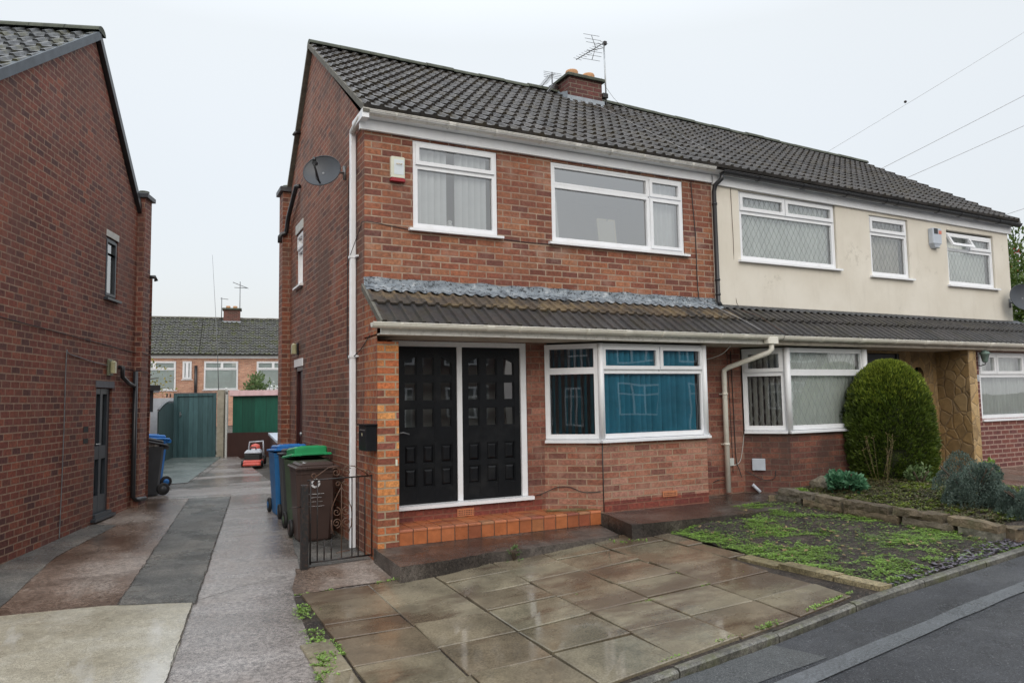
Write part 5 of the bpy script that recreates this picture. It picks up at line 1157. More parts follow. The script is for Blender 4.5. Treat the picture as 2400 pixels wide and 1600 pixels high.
for s_, sz, z_ in (('Oldham',.058,.545),('Council',.040,.505),('recycling for residents',.018,.458),('Greener Oldham',.028,.408)):
    text(s_, sz, lambda x,y,z,z_=z_: (LX-.02+x, 1.02-.20-.052*((z_+y)/.75)-.004-z, z_+y-.115), 'print_white', bb, 'lettering')
m = MB(); 
for k in range(28):
    a0, a1 = 6.2832*k/28, 6.2832*(k+1)/28
    if k % 7 == 0: continue
    def rp_(r, a): return (LX-.02+r*math.cos(a), 1.02-.20-.052*((.66+r*math.sin(a))/.75)-.004, .66+r*math.sin(a)-.115)
    m.quad(rp_(.030,a0),rp_(.052,a0),rp_(.052,a1),rp_(.030,a1))
m.build('logo_ring', 'print_white', bb, recalc=False)
m = MB(); m.cbox((LX-.14,1.02-.17,.757),(LX+.10,1.02-.06,.768), .004); m.build('lid_notice', 'print_white', bb)
wheelie_bin('wheelie_bin', 'wheelie bin with a bright green lid, directly behind the brown bin', (-.275,1.66,zb(-.3,1.6)), R_(3), .46, .50, .91, 'bin_green_body', 'bin_green', lidang=6, lidthick=.085)
wheelie_bin('wheelie_bin', 'charcoal wheelie bin between the green lidded bin and the blue bin', (-.255,2.30,zb(-.3,2.2)), R_(-2), .46, .50, .90, 'bin_grey', 'bin_black', lidang=3)
wheelie_bin('wheelie_bin', 'blue wheelie bin at the back of the row on the right of the driveway', (-.275,2.95,zb(-.3,2.9)), R_(2), .46, .52, .90, 'bin_blue', 'bin_blue_lid', lidang=3)
wheelie_bin('wheelie_bin', 'overfilled grey bin with raised lid behind the left house chimney pier', (-2.08,5.75,zb(-2,5.7)), R_(-72), .50, .52, .84, 'bin_grey', 'bin_black', lidang=14)
wheelie_bin('wheelie_bin', 'bright blue wheelie bin beyond the grey one on the left', (-2.02,6.75,zb(-2,6.7)), R_(-72), .50, .52, .88, 'bin_blue_lid', 'bin_blue_lid', lidang=5)
m = MB()
for i in range(7): m.lathe([(0,-.05),(.05,-.02),(.06,.02),(0,.06)], (-2.15+.06*i*.7,5.66+.03*math.sin(i*3),.79+.015*math.cos(i*5)), 7)
o = m.build('rubbish_bag', 'rubbish', None); tag(o, 'white crumpled rubbish showing under the raised grey lid', 'rubbish', kind='stuff')
m = MB(); m.cbox((-.03-.28,3.25,.0-.06),(-.27,3.7,.10), .01); o = m.build('timber_step', 'board_brown', None); tag(o, 'low dark timber edge on the ground beside the blue bin and gable wall', 'timber')
# ================================================================== small iron gate and its post
gt = thing('iron_gate', 'small rusty black wrought iron gate with scrolls in front of the brown bin', 'gate', (-.62,-.335,-.10), R_(4.5))
def gp(px, py): return ((px-300)/1500, 0, (1450-py)/1500)
m = MB()
def bar(x0, z0_, x1, z1_, r=.007): m.tube([(x0,0,z0_),(x1,0,z1_)], r, 6)
bar(-.03,.795,.62,.80,.008); bar(0,.02,.62,.02,.009); bar(.62,.0,.62,.81,.010); bar(0,.0,0,.80,.009)
m.build('frame', 'iron', gt, local=True)
for x, z1_ in ((.545,.79),(.475,.79),(.412,.79),(.205,.22),(.135,.22),(.068,.79)):
    m = MB(); bar(x,.02,x,z1_,.006); m.build('upright', 'iron', gt, local=True)
def spiral(c, r0, turns, a0, dirn=1, n=40, r1=.008):
    return [(c[0]+(r0+(r1-r0)*k/n)*math.cos(a0+dirn*6.2832*turns*k/n), 0, c[1]+(r0+(r1-r0)*k/n)*math.sin(a0+dirn*6.2832*turns*k/n)) for k in range(n+1)]
def scroll(pts, mat='rust_iron', r=.0045): 
    q = MB(); q.tube(pts, r, 6); q.build('scroll', mat, gt, local=True)
cx_ = .305
for s_ in (-1, 1):
    c = (cx_+s_*.055, .855); sp_ = spiral(c, .048, 1.5, math.pi/2-s_*.9, s_*1)
    arm = [(cx_+s_*.27,0,.815),(cx_+s_*.20,0,.86),(cx_+s_*.13,0,.905),(cx_+s_*.06,0,.915)]
    scroll(sp_); scroll(arm+[(cx_+s_*.012,0,.89)]); scroll(spiral((cx_+s_*.275,.835), .026, .95, -math.pi/2, -s_, 20, .018))
    scroll(spiral((cx_+s_*.035,.74), .026, 1.1, 0 if s_<0 else math.pi, -s_, 26, .010))
    scroll([(cx_,0,.71),(cx_+s_*.03,0,.66),(cx_+s_*.07,0,.58),(cx_+s_*.10,0,.50),(cx_+s_*.105,0,.44)])
    scroll(spiral((cx_+s_*.048,.47), .045, 1.4, math.pi/2, s_, 36)); scroll(spiral((cx_+s_*.048,.365), .048, 1.7, -math.pi/2, -s_, 40))
    scroll([(cx_+s_*.10,0,.40),(cx_+s_*.10,0,.33),(cx_+s_*.07,0,.26)])
scroll([(cx_,0,.74),(cx_,0,.45),(cx_,0,.02)]); scroll([(cx_-.05,0,.075),(cx_-.02,0,.085),(cx_+.09,0,.09)])
post = MB(); post.cbox((-.715,-.395,-.2),(-.645,-.33,.66), .006); o = post.build('gate_post', 'iron', None); tag(o, 'square black gate post at the left end of the small iron gate', 'post')
m = MB(); m.tube([(-.82,-.37,.45),(-.715,-.37,.455)], .006, 6); m.build('latch', 'iron', o)
# ================================================================== end of the driveway
tg = thing('garden_gate', 'tall teal boarded gate closed across the end of the driveway', 'gate', (-.95,12.45,.1))
GF = frame((-1.42,12.68,0), (.93,-.44), (-.43,-.9))
m = MB(GF); m.box((0,-.03,.12),(1.03,.0,1.70)); m.build('boards', 'gate_teal', tg)
m = MB(GF); m.box((-.02,.0,.08),(.07,.03,1.72)); m.box((.97,.0,.08),(1.04,.03,1.72)); m.box((.07,.0,1.655),(.97,.03,1.72)); m.build('frame', 'gate_teal', tg)
m = MB(GF); m.box((-.02,-.02,1.722),(1.04,.04,1.74)); m.box((.07,.002,.09),(.96,.02,.118)); m.build('metal_strip', 'metal_dull', tg)
m = MB(GF); m.box((.13,.005,1.14),(.16,.02,1.26)); m.tube([(.145,.02,1.2),(.145,.05,1.2),(.19,.05,1.2)], .008, 6); m.build('handle', 'metal', tg)
lg = thing('garden_gate', 'narrow teal slatted gate leaf standing open with a curved top', 'gate', (-1.6,11.9,.08))
GL = frame((-1.80,10.9,0), (.36,1.72), (.95,-.2)); n = 12; m = MB(GL); LL = 1.72
for i in range(n):
    a, b = LL*i/n+.008, LL*(i+1)/n-.008; t = i/(n-1); m.box((a,-.03,.06),(b,0,1.30+.20*math.sin(min(1,t*1.4)*math.pi/2)))
m.build('slats', 'gate_leaf', lg); m = MB(GL)
P_ = [(LL*t/16, -.015, 1.30+.20*math.sin(min(1,t/16*1.4)*math.pi/2)+.025) for t in range(17)]; m.tube(P_, .022, 6); m.build('top_rail', 'metal_dull', lg)
m = MB(GL); 
for c0 in (.95,1.35): m.tube([(c0+q[0]-c0*0, -.015, q[2]) for q in [(v[0], 0, v[2]) for v in spiral((0,1.66), .07, 1.3, 0, 1, 24)]], .008, 5)
m.build('scroll', 'iron', lg)
m = MB(GF); m.box((1.08,-.06,.0),(1.24,.06,1.80)); o = m.build('concrete_post', 'post_conc', None); tag(o, 'weathered concrete post between the teal gate and the green garage', 'post')
m = MB(GF); m.box((1.27,-.05,.0),(1.32,.02,1.76)); m.tube([(1.30,.0,1.70),(1.30,.05,1.84)], .03, 8); o = m.build('timber_post', 'stone_lintel', None); tag(o, 'thin pale post just right of the concrete post', 'post')
sh = thing('garage', 'green corrugated garage with a pale pink roof edge beyond the driveway', 'garage', (.3,12.4,.1))
m = MB(GF); m.box((1.36,-2.2,.1),(2.85,-.25,1.64)); m.build('wall', 'shed_green', sh)
m = MB(GF); m.box((1.30,-2.3,1.64),(2.92,-.18,1.68)); m.box((1.30,-.20,1.645),(2.92,-.16,1.78)); 
for i in range(9): m.box((1.34+i*.19,-.155,1.65),(1.37+i*.19,-.145,1.79))
m.build('roof', 'pink_trim', sh)
m = MB(GF); m.box((1.26,-.03,.06),(2.45,.0,.72)); o = m.build('boundary_panel', 'board_brown', None); tag(o, 'low dark brown panel in front of the green garage', 'fence panel')
m = MB(); m.prism([(.70,11.5,.0),(.88,11.45,.0),(.44,7.4,.0),(.27,7.4,.0)], (0,0,.66)); o = m.build('garden_wall', 'brick_dark', None); tag(o, 'low dark brick wall with grey coping behind the lawn mower', 'wall')
q = MB(); q.prism([(.67,11.5,.66),(.91,11.45,.66),(.48,7.35,.66),(.24,7.35,.66)], (0,0,.05)); q.build('coping', 'meter', o)
# neighbour's outbuilding seen past the left house
ob = thing('lean_to', 'brick lean to with dark framed window just visible past the left house corner', 'lean to', (-2.6,10.2,0))
m = MB(); m.box((-3.6,9.6,0),(-1.98,12.2,1.30)); m.build('wall', 'brick_far', ob); m = MB(); m.box((-3.6,9.55,1.30),(-1.93,12.2,1.75)); m.build('window_band', 'anthracite_dark', ob); m = MB(); m.box((-3.7,9.45,1.75),(-1.80,12.3,1.86)); m.build('roof', 'black_pvc', ob)
m = MB(); m.box((-3.4,13.2,0),(-.9,15.0,1.62)); o = m.build('far_shed', 'mower_grey', None); tag(o, 'pale grey shed roof edge behind the open teal gate leaf', 'shed')
# lawn mower
mw = thing('lawn_mower', 'red and grey electric lawn mower parked by the low dark wall', 'lawn mower', (.10,9.6,zb(0,9.3)), R_(-14))
mw.scale = (.85,.85,.95)
m = MB(); m.cbox((-.24,-.36,.05),(.24,.18,.15), .04); m.cbox((-.22,-.42,.03),(.22,-.30,.09), .03); m.build('deck', 'mower_red', mw, local=True)
m = MB(); m.cbox((-.20,-.30,.15),(.20,.10,.30), .03); m.build('grass_box', 'mower_dark', mw, local=True); m = MB(); m.cbox((-.205,-.305,.30),(.205,.105,.37), .05); m.build('grass_box_lid', 'mower_grey', mw, local=True)
m = MB(); m.tube([(-.07,-.1,.37),(-.05,-.1,.43),(.05,-.1,.43),(.07,-.1,.37)], .016, 8); m.build('carry_handle', 'mower_dark', mw, local=True)
m = MB(); m.lathe([(.18,.10),(.20,.2),(.18,.32),(.12,.38),(0,.40)], (0,.30,0), 16); m.build('motor_cover', 'mower_grey', mw, local=True)
m = MB(); m.lathe([(.12,.30),(.13,.40),(.10,.47),(0,.50)], (0,.32,0), 16); m.build('motor_cap', 'mower_red', mw, local=True)
m = MB(); m.tube([(-.2,.45,.2),(-.17,.52,.52),(.17,.52,.54),(.2,.45,.2)], .025, 8); m.build('handlebar', 'mower_grey', mw, local=True)
for sx in (-1,1):
    for yy_ in (-.28,.36):
        r = .07 if yy_ < 0 else .11; m = MB(); m.lathe([(.01,-.025),(r,-.025),(r,.025),(.01,.025)], (sx*.24,yy_,r), 16, 'x'); m.build('wheel', 'rubber', mw, local=True)
# ================================================================== far row of houses
ang = R_(-31); uF = (math.cos(ang), math.sin(ang)); 
FR0 = Vector((-1.83,36.9,0)); FR1 = Vector((4.95,36.1,0)); dF = (FR1-FR0).normalized(); TF = frame(FR0, (dF.x,dF.y), (dF.y,-dF.x))
def far_house(u0, u1, wins, label, chim=None):
    t = thing('terraced_house', label, 'house', TF((u0+u1)/2,0,0), 0, 'far row of orange brick houses'); 
    m = MB(TF); m.box((u0,-7,0),(u1,0,4.15)); m.build('wall', 'brick_far', t)
    m = tiles(u0, u1, -.35, 4.22, 3.2, 6.62, 14, .26, .05, .05, T=lambda x,y,z: TF(x,-y,z), wob=.02); r = m.build('roof', 'tile_far', t, recalc=False)
    q = MB(TF); q.quad((u0,.3,4.2),(u1,.3,4.2),(u1,-3.2,6.58),(u0,-3.2,6.58)); q.quad((u0,-3.2,6.58),(u1,-3.2,6.58),(u1,-7.2,4.1),(u0,-7.2,4.1)); q.build('roof_slope', 'tile_far', t, recalc=False)
    a, b = Vector(TF(u0,-3.2,6.62)), Vector(TF(u1,-3.2,6.62)); ridge_tiles(a, b, .13, .45).build('ridge_tiles', 'mortar_edge', r)
    q = MB(TF); q.box((u0,.0,4.02),(u1,.06,4.20)); q.build('fascia', 'pvc', t)
    for (a, b, lo, hi, mx) in wins:
        window(TF, t, a, b, lo, hi, [(a+.04,mx-.01,lo+.04,hi-.04,True),(mx+.01,b-.04,lo+.04,hi-.04,True)] if hi-lo < .8 or b-a<1 else [(a+.04,b-.04,lo+.04,hi-.45,False),(a+.04,mx-.01,hi-.43,hi-.04,True),(mx+.01,b-.04,hi-.43,hi-.04,True)], room=0, d=.07, b=.06, glass='glass_dull')
        q = MB(TF); q.quad((a+.05,.005,lo+.05),(b-.05,.005,lo+.05),(b-.05,.005,hi-.05),(a+.05,.005,hi-.05)); q.build('net_lining', 'net', t, recalc=False)
    return t, r
f1, r1 = far_house(-5.5, 2.35, [(-.9,1.18,2.25,3.85,.1),(1.52,1.98,2.85,3.85,1.75)], 'left house of the far row, beyond the teal gate')
m = MB(TF); m.tube([(2.2,.12,3.6),(2.2,.12,1.5)], .08, 10); m.tube([(1.55,.12,1.74),(2.2,.12,1.62)], .06, 8)
f2, r2 = far_house(2.35, 10.5, [(2.62,4.4,2.25,3.85,3.55),(5.4,7.4,2.25,3.85,6.3)], 'right house of the far row, its roof patched with green moss')
m.build('soil_pipe', 'black_pvc', f2)
m = MB(TF); m.box((3.5,-3.6,6.2),(4.45,-2.8,7.15)); m.build('chimney', 'brick_chimney', f2); q = MB(TF); q.cbox((3.42,-3.7,7.15),(4.53,-2.7,7.25), .02); q.build('chimney_cap', 'cap_mossy', f2)
for k, cu in enumerate((3.75,4.15)): q = MB(TF); q.lathe([(.12,7.25),(.13,7.4),(.10,7.42)], (cu,-3.2,0), 12); q.build('chimney_pot', 'pot', f2)
q = MB(TF); q.box((3.45,-2.8,6.15),(4.5,-2.74,6.45)); q.build('flashing', 'lead', f2)
ta = thing('tv_aerial', 'small aerial on the far chimney', 'aerial', TF(4.4,-2.9,7.2)); m = MB(TF); m.tube([(4.42,-2.9,6.6),(4.42,-2.9,8.9)], .025, 6); m.tube([(4.0,-2.9,8.85),(4.9,-2.9,8.5)], .02, 5); m.tube([(4.1,-2.7,8.5),(4.8,-3.1,8.55)], .02, 5); 
for k in range(5): m.tube([(4.05+k*.18,-3.05,8.83-k*.07),(4.05+k*.18,-2.75,8.83-k*.07)], .014, 4)
m.build('antenna', 'metal_dull', ta)
ta = thing('tv_aerial', 'low aerial rising beside the left edge of the far chimney', 'aerial', TF(3.38,-3.0,6.7)); m = MB(TF); m.tube([(3.38,-3.0,6.5),(3.38,-3.0,7.9)], .025, 6); m.tube([(3.3,-3.0,7.85),(3.75,-3.0,7.8)], .018, 5); m.build('antenna', 'metal_dull', ta)
m = MB(); m.tube([(.62,24.8,1.2),(.50,24.7,3.9),(.24,24.47,7.6)], .014, 6, rad=[.02,.012,.005]); o = m.build('radio_mast', 'metal_dull', None); tag(o, 'tall thin whip mast standing in front of the far roofs', 'mast')
# ================================================================== leaves
def leafcloud(name, pts, mat, parent, size, kind=None, upb=.3, aspect=2.2, seed=1, per=1, label=None, spread=0):
    """pts: (x,y,z,nx,ny,nz) leaf bases; writes small pointed leaves"""
    rnd = random.Random(seed); V = []; F = []
    for p in pts:
        for _ in range(per):
            n = Vector(p[3:6])+Vector((rnd.uniform(-1,1), rnd.uniform(-1,1), rnd.uniform(-1,1)+upb))*.75
            if n.length < 1e-3: n = Vector((0,0,1))
            n.normalize(); s_ = n.orthogonal().normalized(); s_.rotate(Matrix.Rotation(rnd.uniform(0,6.28), 3, n)); L = size*rnd.uniform(.6,1.3); w_ = L/aspect
            b = Vector(p[:3])+Vector((rnd.uniform(-1,1),rnd.uniform(-1,1),rnd.uniform(-1,1)))*spread; k = len(V)
            u = n.cross(s_)*(w_*.18)
            V += [tuple(b), tuple(b+n*L*.5+s_*w_*.5+u), tuple(b+n*L), tuple(b+n*L*.5-s_*w_*.5+u)]; F.append((k,k+1,k+2,k+3))
    m = MB(); m.v = V; m.f = F; m.fs = [False]*len(F)
    o = m.build(name, mat, parent, recalc=False, kind=kind, label=label) ; return o
# clipped conifer
TC = Vector((7.18,-.82,.18)); TH = 1.68; TR = .585
tpt = thing('clipped_conifer', 'tall egg shaped golden green clipped conifer in front of the stone porch', 'shrub', TC)
def topr(z, a):
    t = z/TH; r = TR*(math.sqrt(max(0, 1-((t-.34)/.66)**2.5)) if t > .34 else 1-.20*((.34-t)/.34)**2)
    return r*(1+.025*math.sin(3*a+z*2)+.045*mnoise.noise(Vector((math.cos(a)*2,math.sin(a)*2,z*2.2)))+.05*mnoise.noise(Vector((math.cos(a)*6,math.sin(a)*6,z*6))))
m = MB(); NK, NZ = 40, 24; vs = []
for j in range(NZ+1):
    z = TH*j/NZ
    for k in range(NK): a = 6.2832*k/NK; r = max(.002, topr(z*.985, a)*.84-.01); vs.append((TC.x+r*math.cos(a), TC.y+r*math.sin(a), TC.z+z*.97))
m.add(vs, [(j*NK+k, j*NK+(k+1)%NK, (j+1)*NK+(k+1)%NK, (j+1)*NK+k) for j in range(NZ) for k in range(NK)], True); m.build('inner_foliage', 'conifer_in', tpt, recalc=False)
pts = []
for i in range(26000):
    z = TH*random.random()**.9; a = random.uniform(0,6.2832); r = topr(z, a); t = z/TH
    bare = mnoise.noise(Vector((a*2, z*3, 9)))
    if t < .3 and bare > .28 and random.random() < .7: continue
    q = random.uniform(.84,.97)+.09*mnoise.noise(Vector((math.cos(a)*7,math.sin(a)*7,z*9)))
    nz_ = max(-.1, (t-.45)*1.9); pts.append((TC.x+r*q*math.cos(a), TC.y+r*q*math.sin(a), TC.z+z, math.cos(a), math.sin(a), nz_+.5))
leafcloud('foliage', pts, 'conifer', tpt, .058, aspect=4.2, seed=3, per=2, upb=.5)
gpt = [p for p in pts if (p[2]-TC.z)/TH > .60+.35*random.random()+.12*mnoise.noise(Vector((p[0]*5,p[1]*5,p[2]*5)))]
leafcloud('golden_leaves', gpt, 'conifer_gold', tpt, .062, aspect=4, seed=9, per=2, upb=.7)  # second leaf set in lighter gold, denser towards the top
m = MB(); m.tube([(TC.x,TC.y,TC.z-.15),(TC.x+.02,TC.y,TC.z+.5),(TC.x,TC.y,TC.z+1.2)], .05, 8, rad=[.06,.05,.02]); m.build('trunk', 'bark', tpt)
def bush(name, label, c, rx, ry, rz_, n, mat, size, cat='shrub', lumps=5, asp=2.2, seed=1, upb=.4, per=2, group=None, inner=True, shell=.55, lr=(.38,.6), core=1):
    rnd = random.Random(seed); t = thing(name, label, cat, c, 0, group); L = [(0,0,0,core)]
    for i in range(lumps): a = rnd.uniform(0,6.28); q = rnd.uniform(.35,.65); L.append((q*math.cos(a), q*math.sin(a), rnd.uniform(-.1,.5), rnd.uniform(*lr)))
    pts = []
    for i in range(n):
        l = rnd.choice(L); v = Vector((rnd.gauss(0,1), rnd.gauss(0,1), abs(rnd.gauss(0,1)))).normalized(); q = shell+(1-shell)*rnd.random()**.5
        p = Vector((l[0],l[1],max(0,l[2])))+v*l[3]*q*(1+.12*mnoise.noise(Vector((v.x*3+seed,v.y*3,v.z*3))))
        if p.z < 0: continue
        pts.append((c[0]+p.x*rx*.8, c[1]+p.y*ry*.8, c[2]+p.z*rz_*.9, v.x, v.y, v.z))
    leafcloud('foliage', pts, mat, t, size, aspect=asp, seed=seed, per=per, upb=upb)
    m = MB()
    for i in range(6):
        a = rnd.uniform(0,6.28); m.tube([(c[0],c[1],c[2]-.03),(c[0]+.3*rx*math.cos(a),c[1]+.3*ry*math.sin(a),c[2]+rz_*.35),(c[0]+.6*rx*math.cos(a),c[1]+.6*ry*math.sin(a),c[2]+rz_*.6)], .008, 5)
    m.build('stems', 'bark', t); return t
bush('juniper', 'blue grey spreading juniper on the raised bed behind the stone edging', (6.02,-2.62,.20), .52, .50, .72, 15000, 'juniper', .020, lumps=20, asp=2, seed=5, shell=.8, lr=(.24,.42), core=.6)
bush('juniper', 'lower blue grey juniper at the right edge of the photograph', (6.0,-3.22,.17), .62, .36, .46, 11000, 'juniper', .020, lumps=18, asp=2, seed=8, shell=.8, lr=(.22,.4), core=.6)
bush('euphorbia', 'bluish green leafy plant left of the clipped conifer', (5.78,-1.22,.20), .38, .36, .44, 900, 'euphorbia', .062, cat='plant', lumps=9, asp=1.5, seed=12, per=2, lr=(.25,.45), core=.7, shell=.7, upb=.1)
bush('small_shrub', 'sparse dark leafy sprig at the foot of the clipped conifer', (6.85,-1.45,.22), .22, .22, .36, 200, 'weed_dull', .05, cat='plant', lumps=2, seed=14)
bush('low_plant', 'small bright green clump at the left end of the stone edging', (5.12,-1.02,.17), .22, .20, .12, 420, 'weed', .035, cat='plant', lumps=3, seed=15)
bush('fern_clump', 'small green weed clump at the foot of the stone pier', (9.35,-.85,.18), .20, .15, .22, 150, 'weed', .07, cat='plant', lumps=2, seed=16)
# dried flower stalks
ds = MB()
for i in range(10):
    a = random.uniform(0,6.28); b = (6.30+random.uniform(-.08,.08),-1.28+random.uniform(-.08,.08),.2); t_ = (b[0]+.16*math.cos(a), b[1]+.16*math.sin(a), .62+random.uniform(0,.28)); ds.tube([b, ((b[0]+t_[0])/2,(b[1]+t_[1])/2,.42), t_], .0011, 4)
    for k in range(5): ds.tube([t_, (t_[0]+random.uniform(-.04,.04), t_[1]+random.uniform(-.04,.04), t_[2]+random.uniform(0,.05))], .0011, 4)
o = ds.build('dried_stalks', 'leaf_grass', None); tag(o, 'tan dried flower stalks in front of the left side of the clipped conifer', 'plant')
# rock
def rock(c, s3, seed, label):
    bm = bmesh.new(); bmesh.ops.create_icosphere(bm, subdivisions=3, radius=1)
    for v in bm.verts:
        k = 1+.28*mnoise.noise(v.co*1.3+Vector((seed,0,0)))+.08*mnoise.noise(v.co*5); v.co = Vector((v.co.x*s3[0]*k, v.co.y*s3[1]*k, v.co.z*s3[2]*k))+Vector(c)
    m = MB(); bm.verts.ensure_lookup_table(); m.add([tuple(v.co) for v in bm.verts], [tuple(v.index for v in f.verts) for f in bm.faces]); bm.free(); o = m.build('rock', 'stone', None); tag(o, label, 'rock'); return o
rock((5.82,-.80,.25), (.17,.12,.13), 3, 'rough brown rock left of the bluish green leafy plant')
# stone edging wall: dressed stones in two courses
ew = MB()
def edge_stone(a, b, th, z0_, z1_, seed):
    A_, B_ = Vector(a), Vector(b); L = (B_-A_).length; d = (B_-A_)/L; nn_ = Vector((-d.y,d.x,0)); nx, nz2 = max(3,int(L/.05)), 4; vs = []
    prof = [(-th,0),(-th*1.05,.5),(-th*.95,1),(0,1.02),(th*.9,1),(th,.5),(th*.95,0)]
    for i in range(nx+1):
        for (w_, h_) in prof:
            e_ = (0 if 0<i<nx else .015*(1 if i==0 else -1)); p = A_+d*(L*i/nx+e_)+nn_*w_; k = mnoise.noise(Vector((i*.5+seed*7, w_*20, h_*2+seed)))
            k2 = mnoise.noise(Vector((i*1.3+seed*3, w_*50, h_*5))); vs.append((p.x+nn_.x*(k*.022+k2*.014), p.y+nn_.y*(k*.022+k2*.014), A_.z*(1-i/nx)+B_.z*i/nx+z0_+(z1_-z0_)*h_+(k*.016+k2*.008)*(1 if h_>.9 else .4)))
    n = len(prof); ew.add(vs, [(i*n+k,i*n+k+1,(i+1)*n+k+1,(i+1)*n+k) for i in range(nx) for k in range(n-1)]+[tuple(range(n-1,-1,-1)), tuple(nx*n+k for k in range(n))])
W0 = [(4.93,-.86),(5.06,-2.0),(5.17,-3.40)]
def wpt(t):
    P = [Vector((*p,0)) for p in W0]; l1 = (P[1]-P[0]).length; l2 = (P[2]-P[1]).length; s_ = t*(l1+l2)
    q = P[0]+(P[1]-P[0])*(s_/l1) if s_ < l1 else P[1]+(P[2]-P[1])*((s_-l1)/l2); return Vector((q.x, q.y, zsoil(q.x-.08, q.y)-.01))
t = 0; i = 0
for cuts, z0_, z1_, off in (([0,.16,.36,.62,.84,1.0],0,.085,0),([.02,.22,.36,.58,.80,1.0],.09,.165,.012)):
    for a, b in zip(cuts, cuts[1:]):
        i += 1; pa, pb = wpt(a+.004), wpt(b-.004); pa.x += off+random.uniform(-.01,.01); pb.x += off+random.uniform(-.01,.01); edge_stone(pa, pb, .075+random.uniform(-.008,.008), z0_, z1_, i)
edge_stone(Vector((4.86,-.78,.07)), Vector((5.02,-.93,.07)), .09, 0, .13, 31)
edge_stone(Vector((5.24,-3.36,.03)), Vector((5.75,-3.40,.05)), .09, 0, .12, 37)
o = ew.build('stone_edging', 'stone', None); tag(o, 'low double course of rough stones edging the raised bed', 'stone edging')
# ground cover
def inpoly(x, y, P):
    c = False; j = len(P)-1
    for i in range(len(P)):
        if (P[i][1] > y) != (P[j][1] > y) and x < (P[j][0]-P[i][0])*(y-P[i][1])/(P[j][1]-P[i][1])+P[i][0]: c = not c
        j = i
    return c
rnd = random.Random(5)
def cover(name, P, n, dens, size, mat, zf, label, cat='ground cover', rosette=6, seed=1, asp=1.6, flat=.35):
    rnd = random.Random(seed); xs = [p[0] for p in P]; ys = [p[1] for p in P]; V = []; F = []
    k_ = 0
    for _ in range(n):
        x, y = rnd.uniform(min(xs),max(xs)), rnd.uniform(min(ys),max(ys))
        if not inpoly(x, y, P) or rnd.random() > dens(x, y): continue
        z = zf(x,y)+.022*mnoise.noise(Vector((x*7,y*7,3)))+.002; s_ = size*rnd.uniform(.5,1.4); a0 = rnd.uniform(0,6.28); hh = rnd.uniform(.2,1)*s_*.9
        for r in range(rosette):
            a = a0+6.28*r/rosette+rnd.uniform(-.3,.3); d = Vector((math.cos(a), math.sin(a), rnd.uniform(.1,.9)*flat*2)).normalized(); sd_ = Vector((-math.sin(a), math.cos(a), 0)); b = Vector((x,y,z+hh*rnd.random()))
            k = len(V); V += [tuple(b), tuple(b+d*s_*.6+sd_*s_/asp*.4), tuple(b+d*s_), tuple(b+d*s_*.6-sd_*s_/asp*.4)]; F.append((k,k+1,k+2,k+3))
    m = MB(); m.v = V; m.f = F; m.fs = [False]*len(F); o = m.build(name, mat, None, recalc=False); tag(o, label, cat, kind='stuff'); return o
def dgarden(x, y):
    l = max(0, 1-(x-3.0)/1.6); n = mnoise.noise(Vector((x*1.9, y*1.9, 4)))+.5*mnoise.noise(Vector((x*6,y*6,1))); front = max(0, min(1, (y+3.75)/.5))
    return max(0, min(1, (l*1.0-.22+n*2.0)))*front+.05
cover('weeds', GP, 46000, dgarden, .0135, 'weed', zsoil, 'bright green low weeds spreading across the bare front garden soil', seed=3)
cover('weeds', GP, 16000, lambda x,y: .10+.32*max(0, mnoise.noise(Vector((x*2.5,y*2.5,11))))*1.4, .014, 'weed_dull', zsoil, 'dull sparse seedlings dotted over the darker garden soil', seed=4)
cover('bed_cover', [(5.1,-1.1),(5.3,-.7),(7.8,-.7),(7.6,-2.6),(6.6,-3.2),(5.3,-3.3)], 15000, lambda x,y: (.10+.9*mnoise.noise(Vector((x*2.2,y*2.2,2)))+.45*max(0,1-abs(y+2.2)/.7)), .026, 'bed_yellow', zbed, 'yellow green creeping plants covering the raised bed', seed=6)
cover('bed_cover', [(5.1,-1.1),(5.3,-.7),(7.8,-.7),(7.6,-2.6),(6.6,-3.2),(5.3,-3.3)], 14000, lambda x,y: .5, .028, 'bed_dull', zbed, 'duller heathery plants mixed through the raised bed', seed=7)
# dead leaves and twigs on soil
m = MB()
for i in range(170):
    x, y = random.uniform(3.1,5.0), random.uniform(-3.5,-1.1); z = zsoil(x,y)+.025; a = random.uniform(0,6.28); r = random.uniform(.008,.022)
    m.add([(x+r*math.cos(a+k*1.57)*(1.5 if k%2 else .8), y+r*math.sin(a+k*1.57)*(1.5 if k%2 else .8), z+random.uniform(-.006,.012)) for k in range(4)], [(0,1,2,3)])
o = m.build('fallen_leaves', 'leaf_grass', None, recalc=False); tag(o, 'tan fallen leaves scattered over the garden soil', 'leaves', kind='stuff')
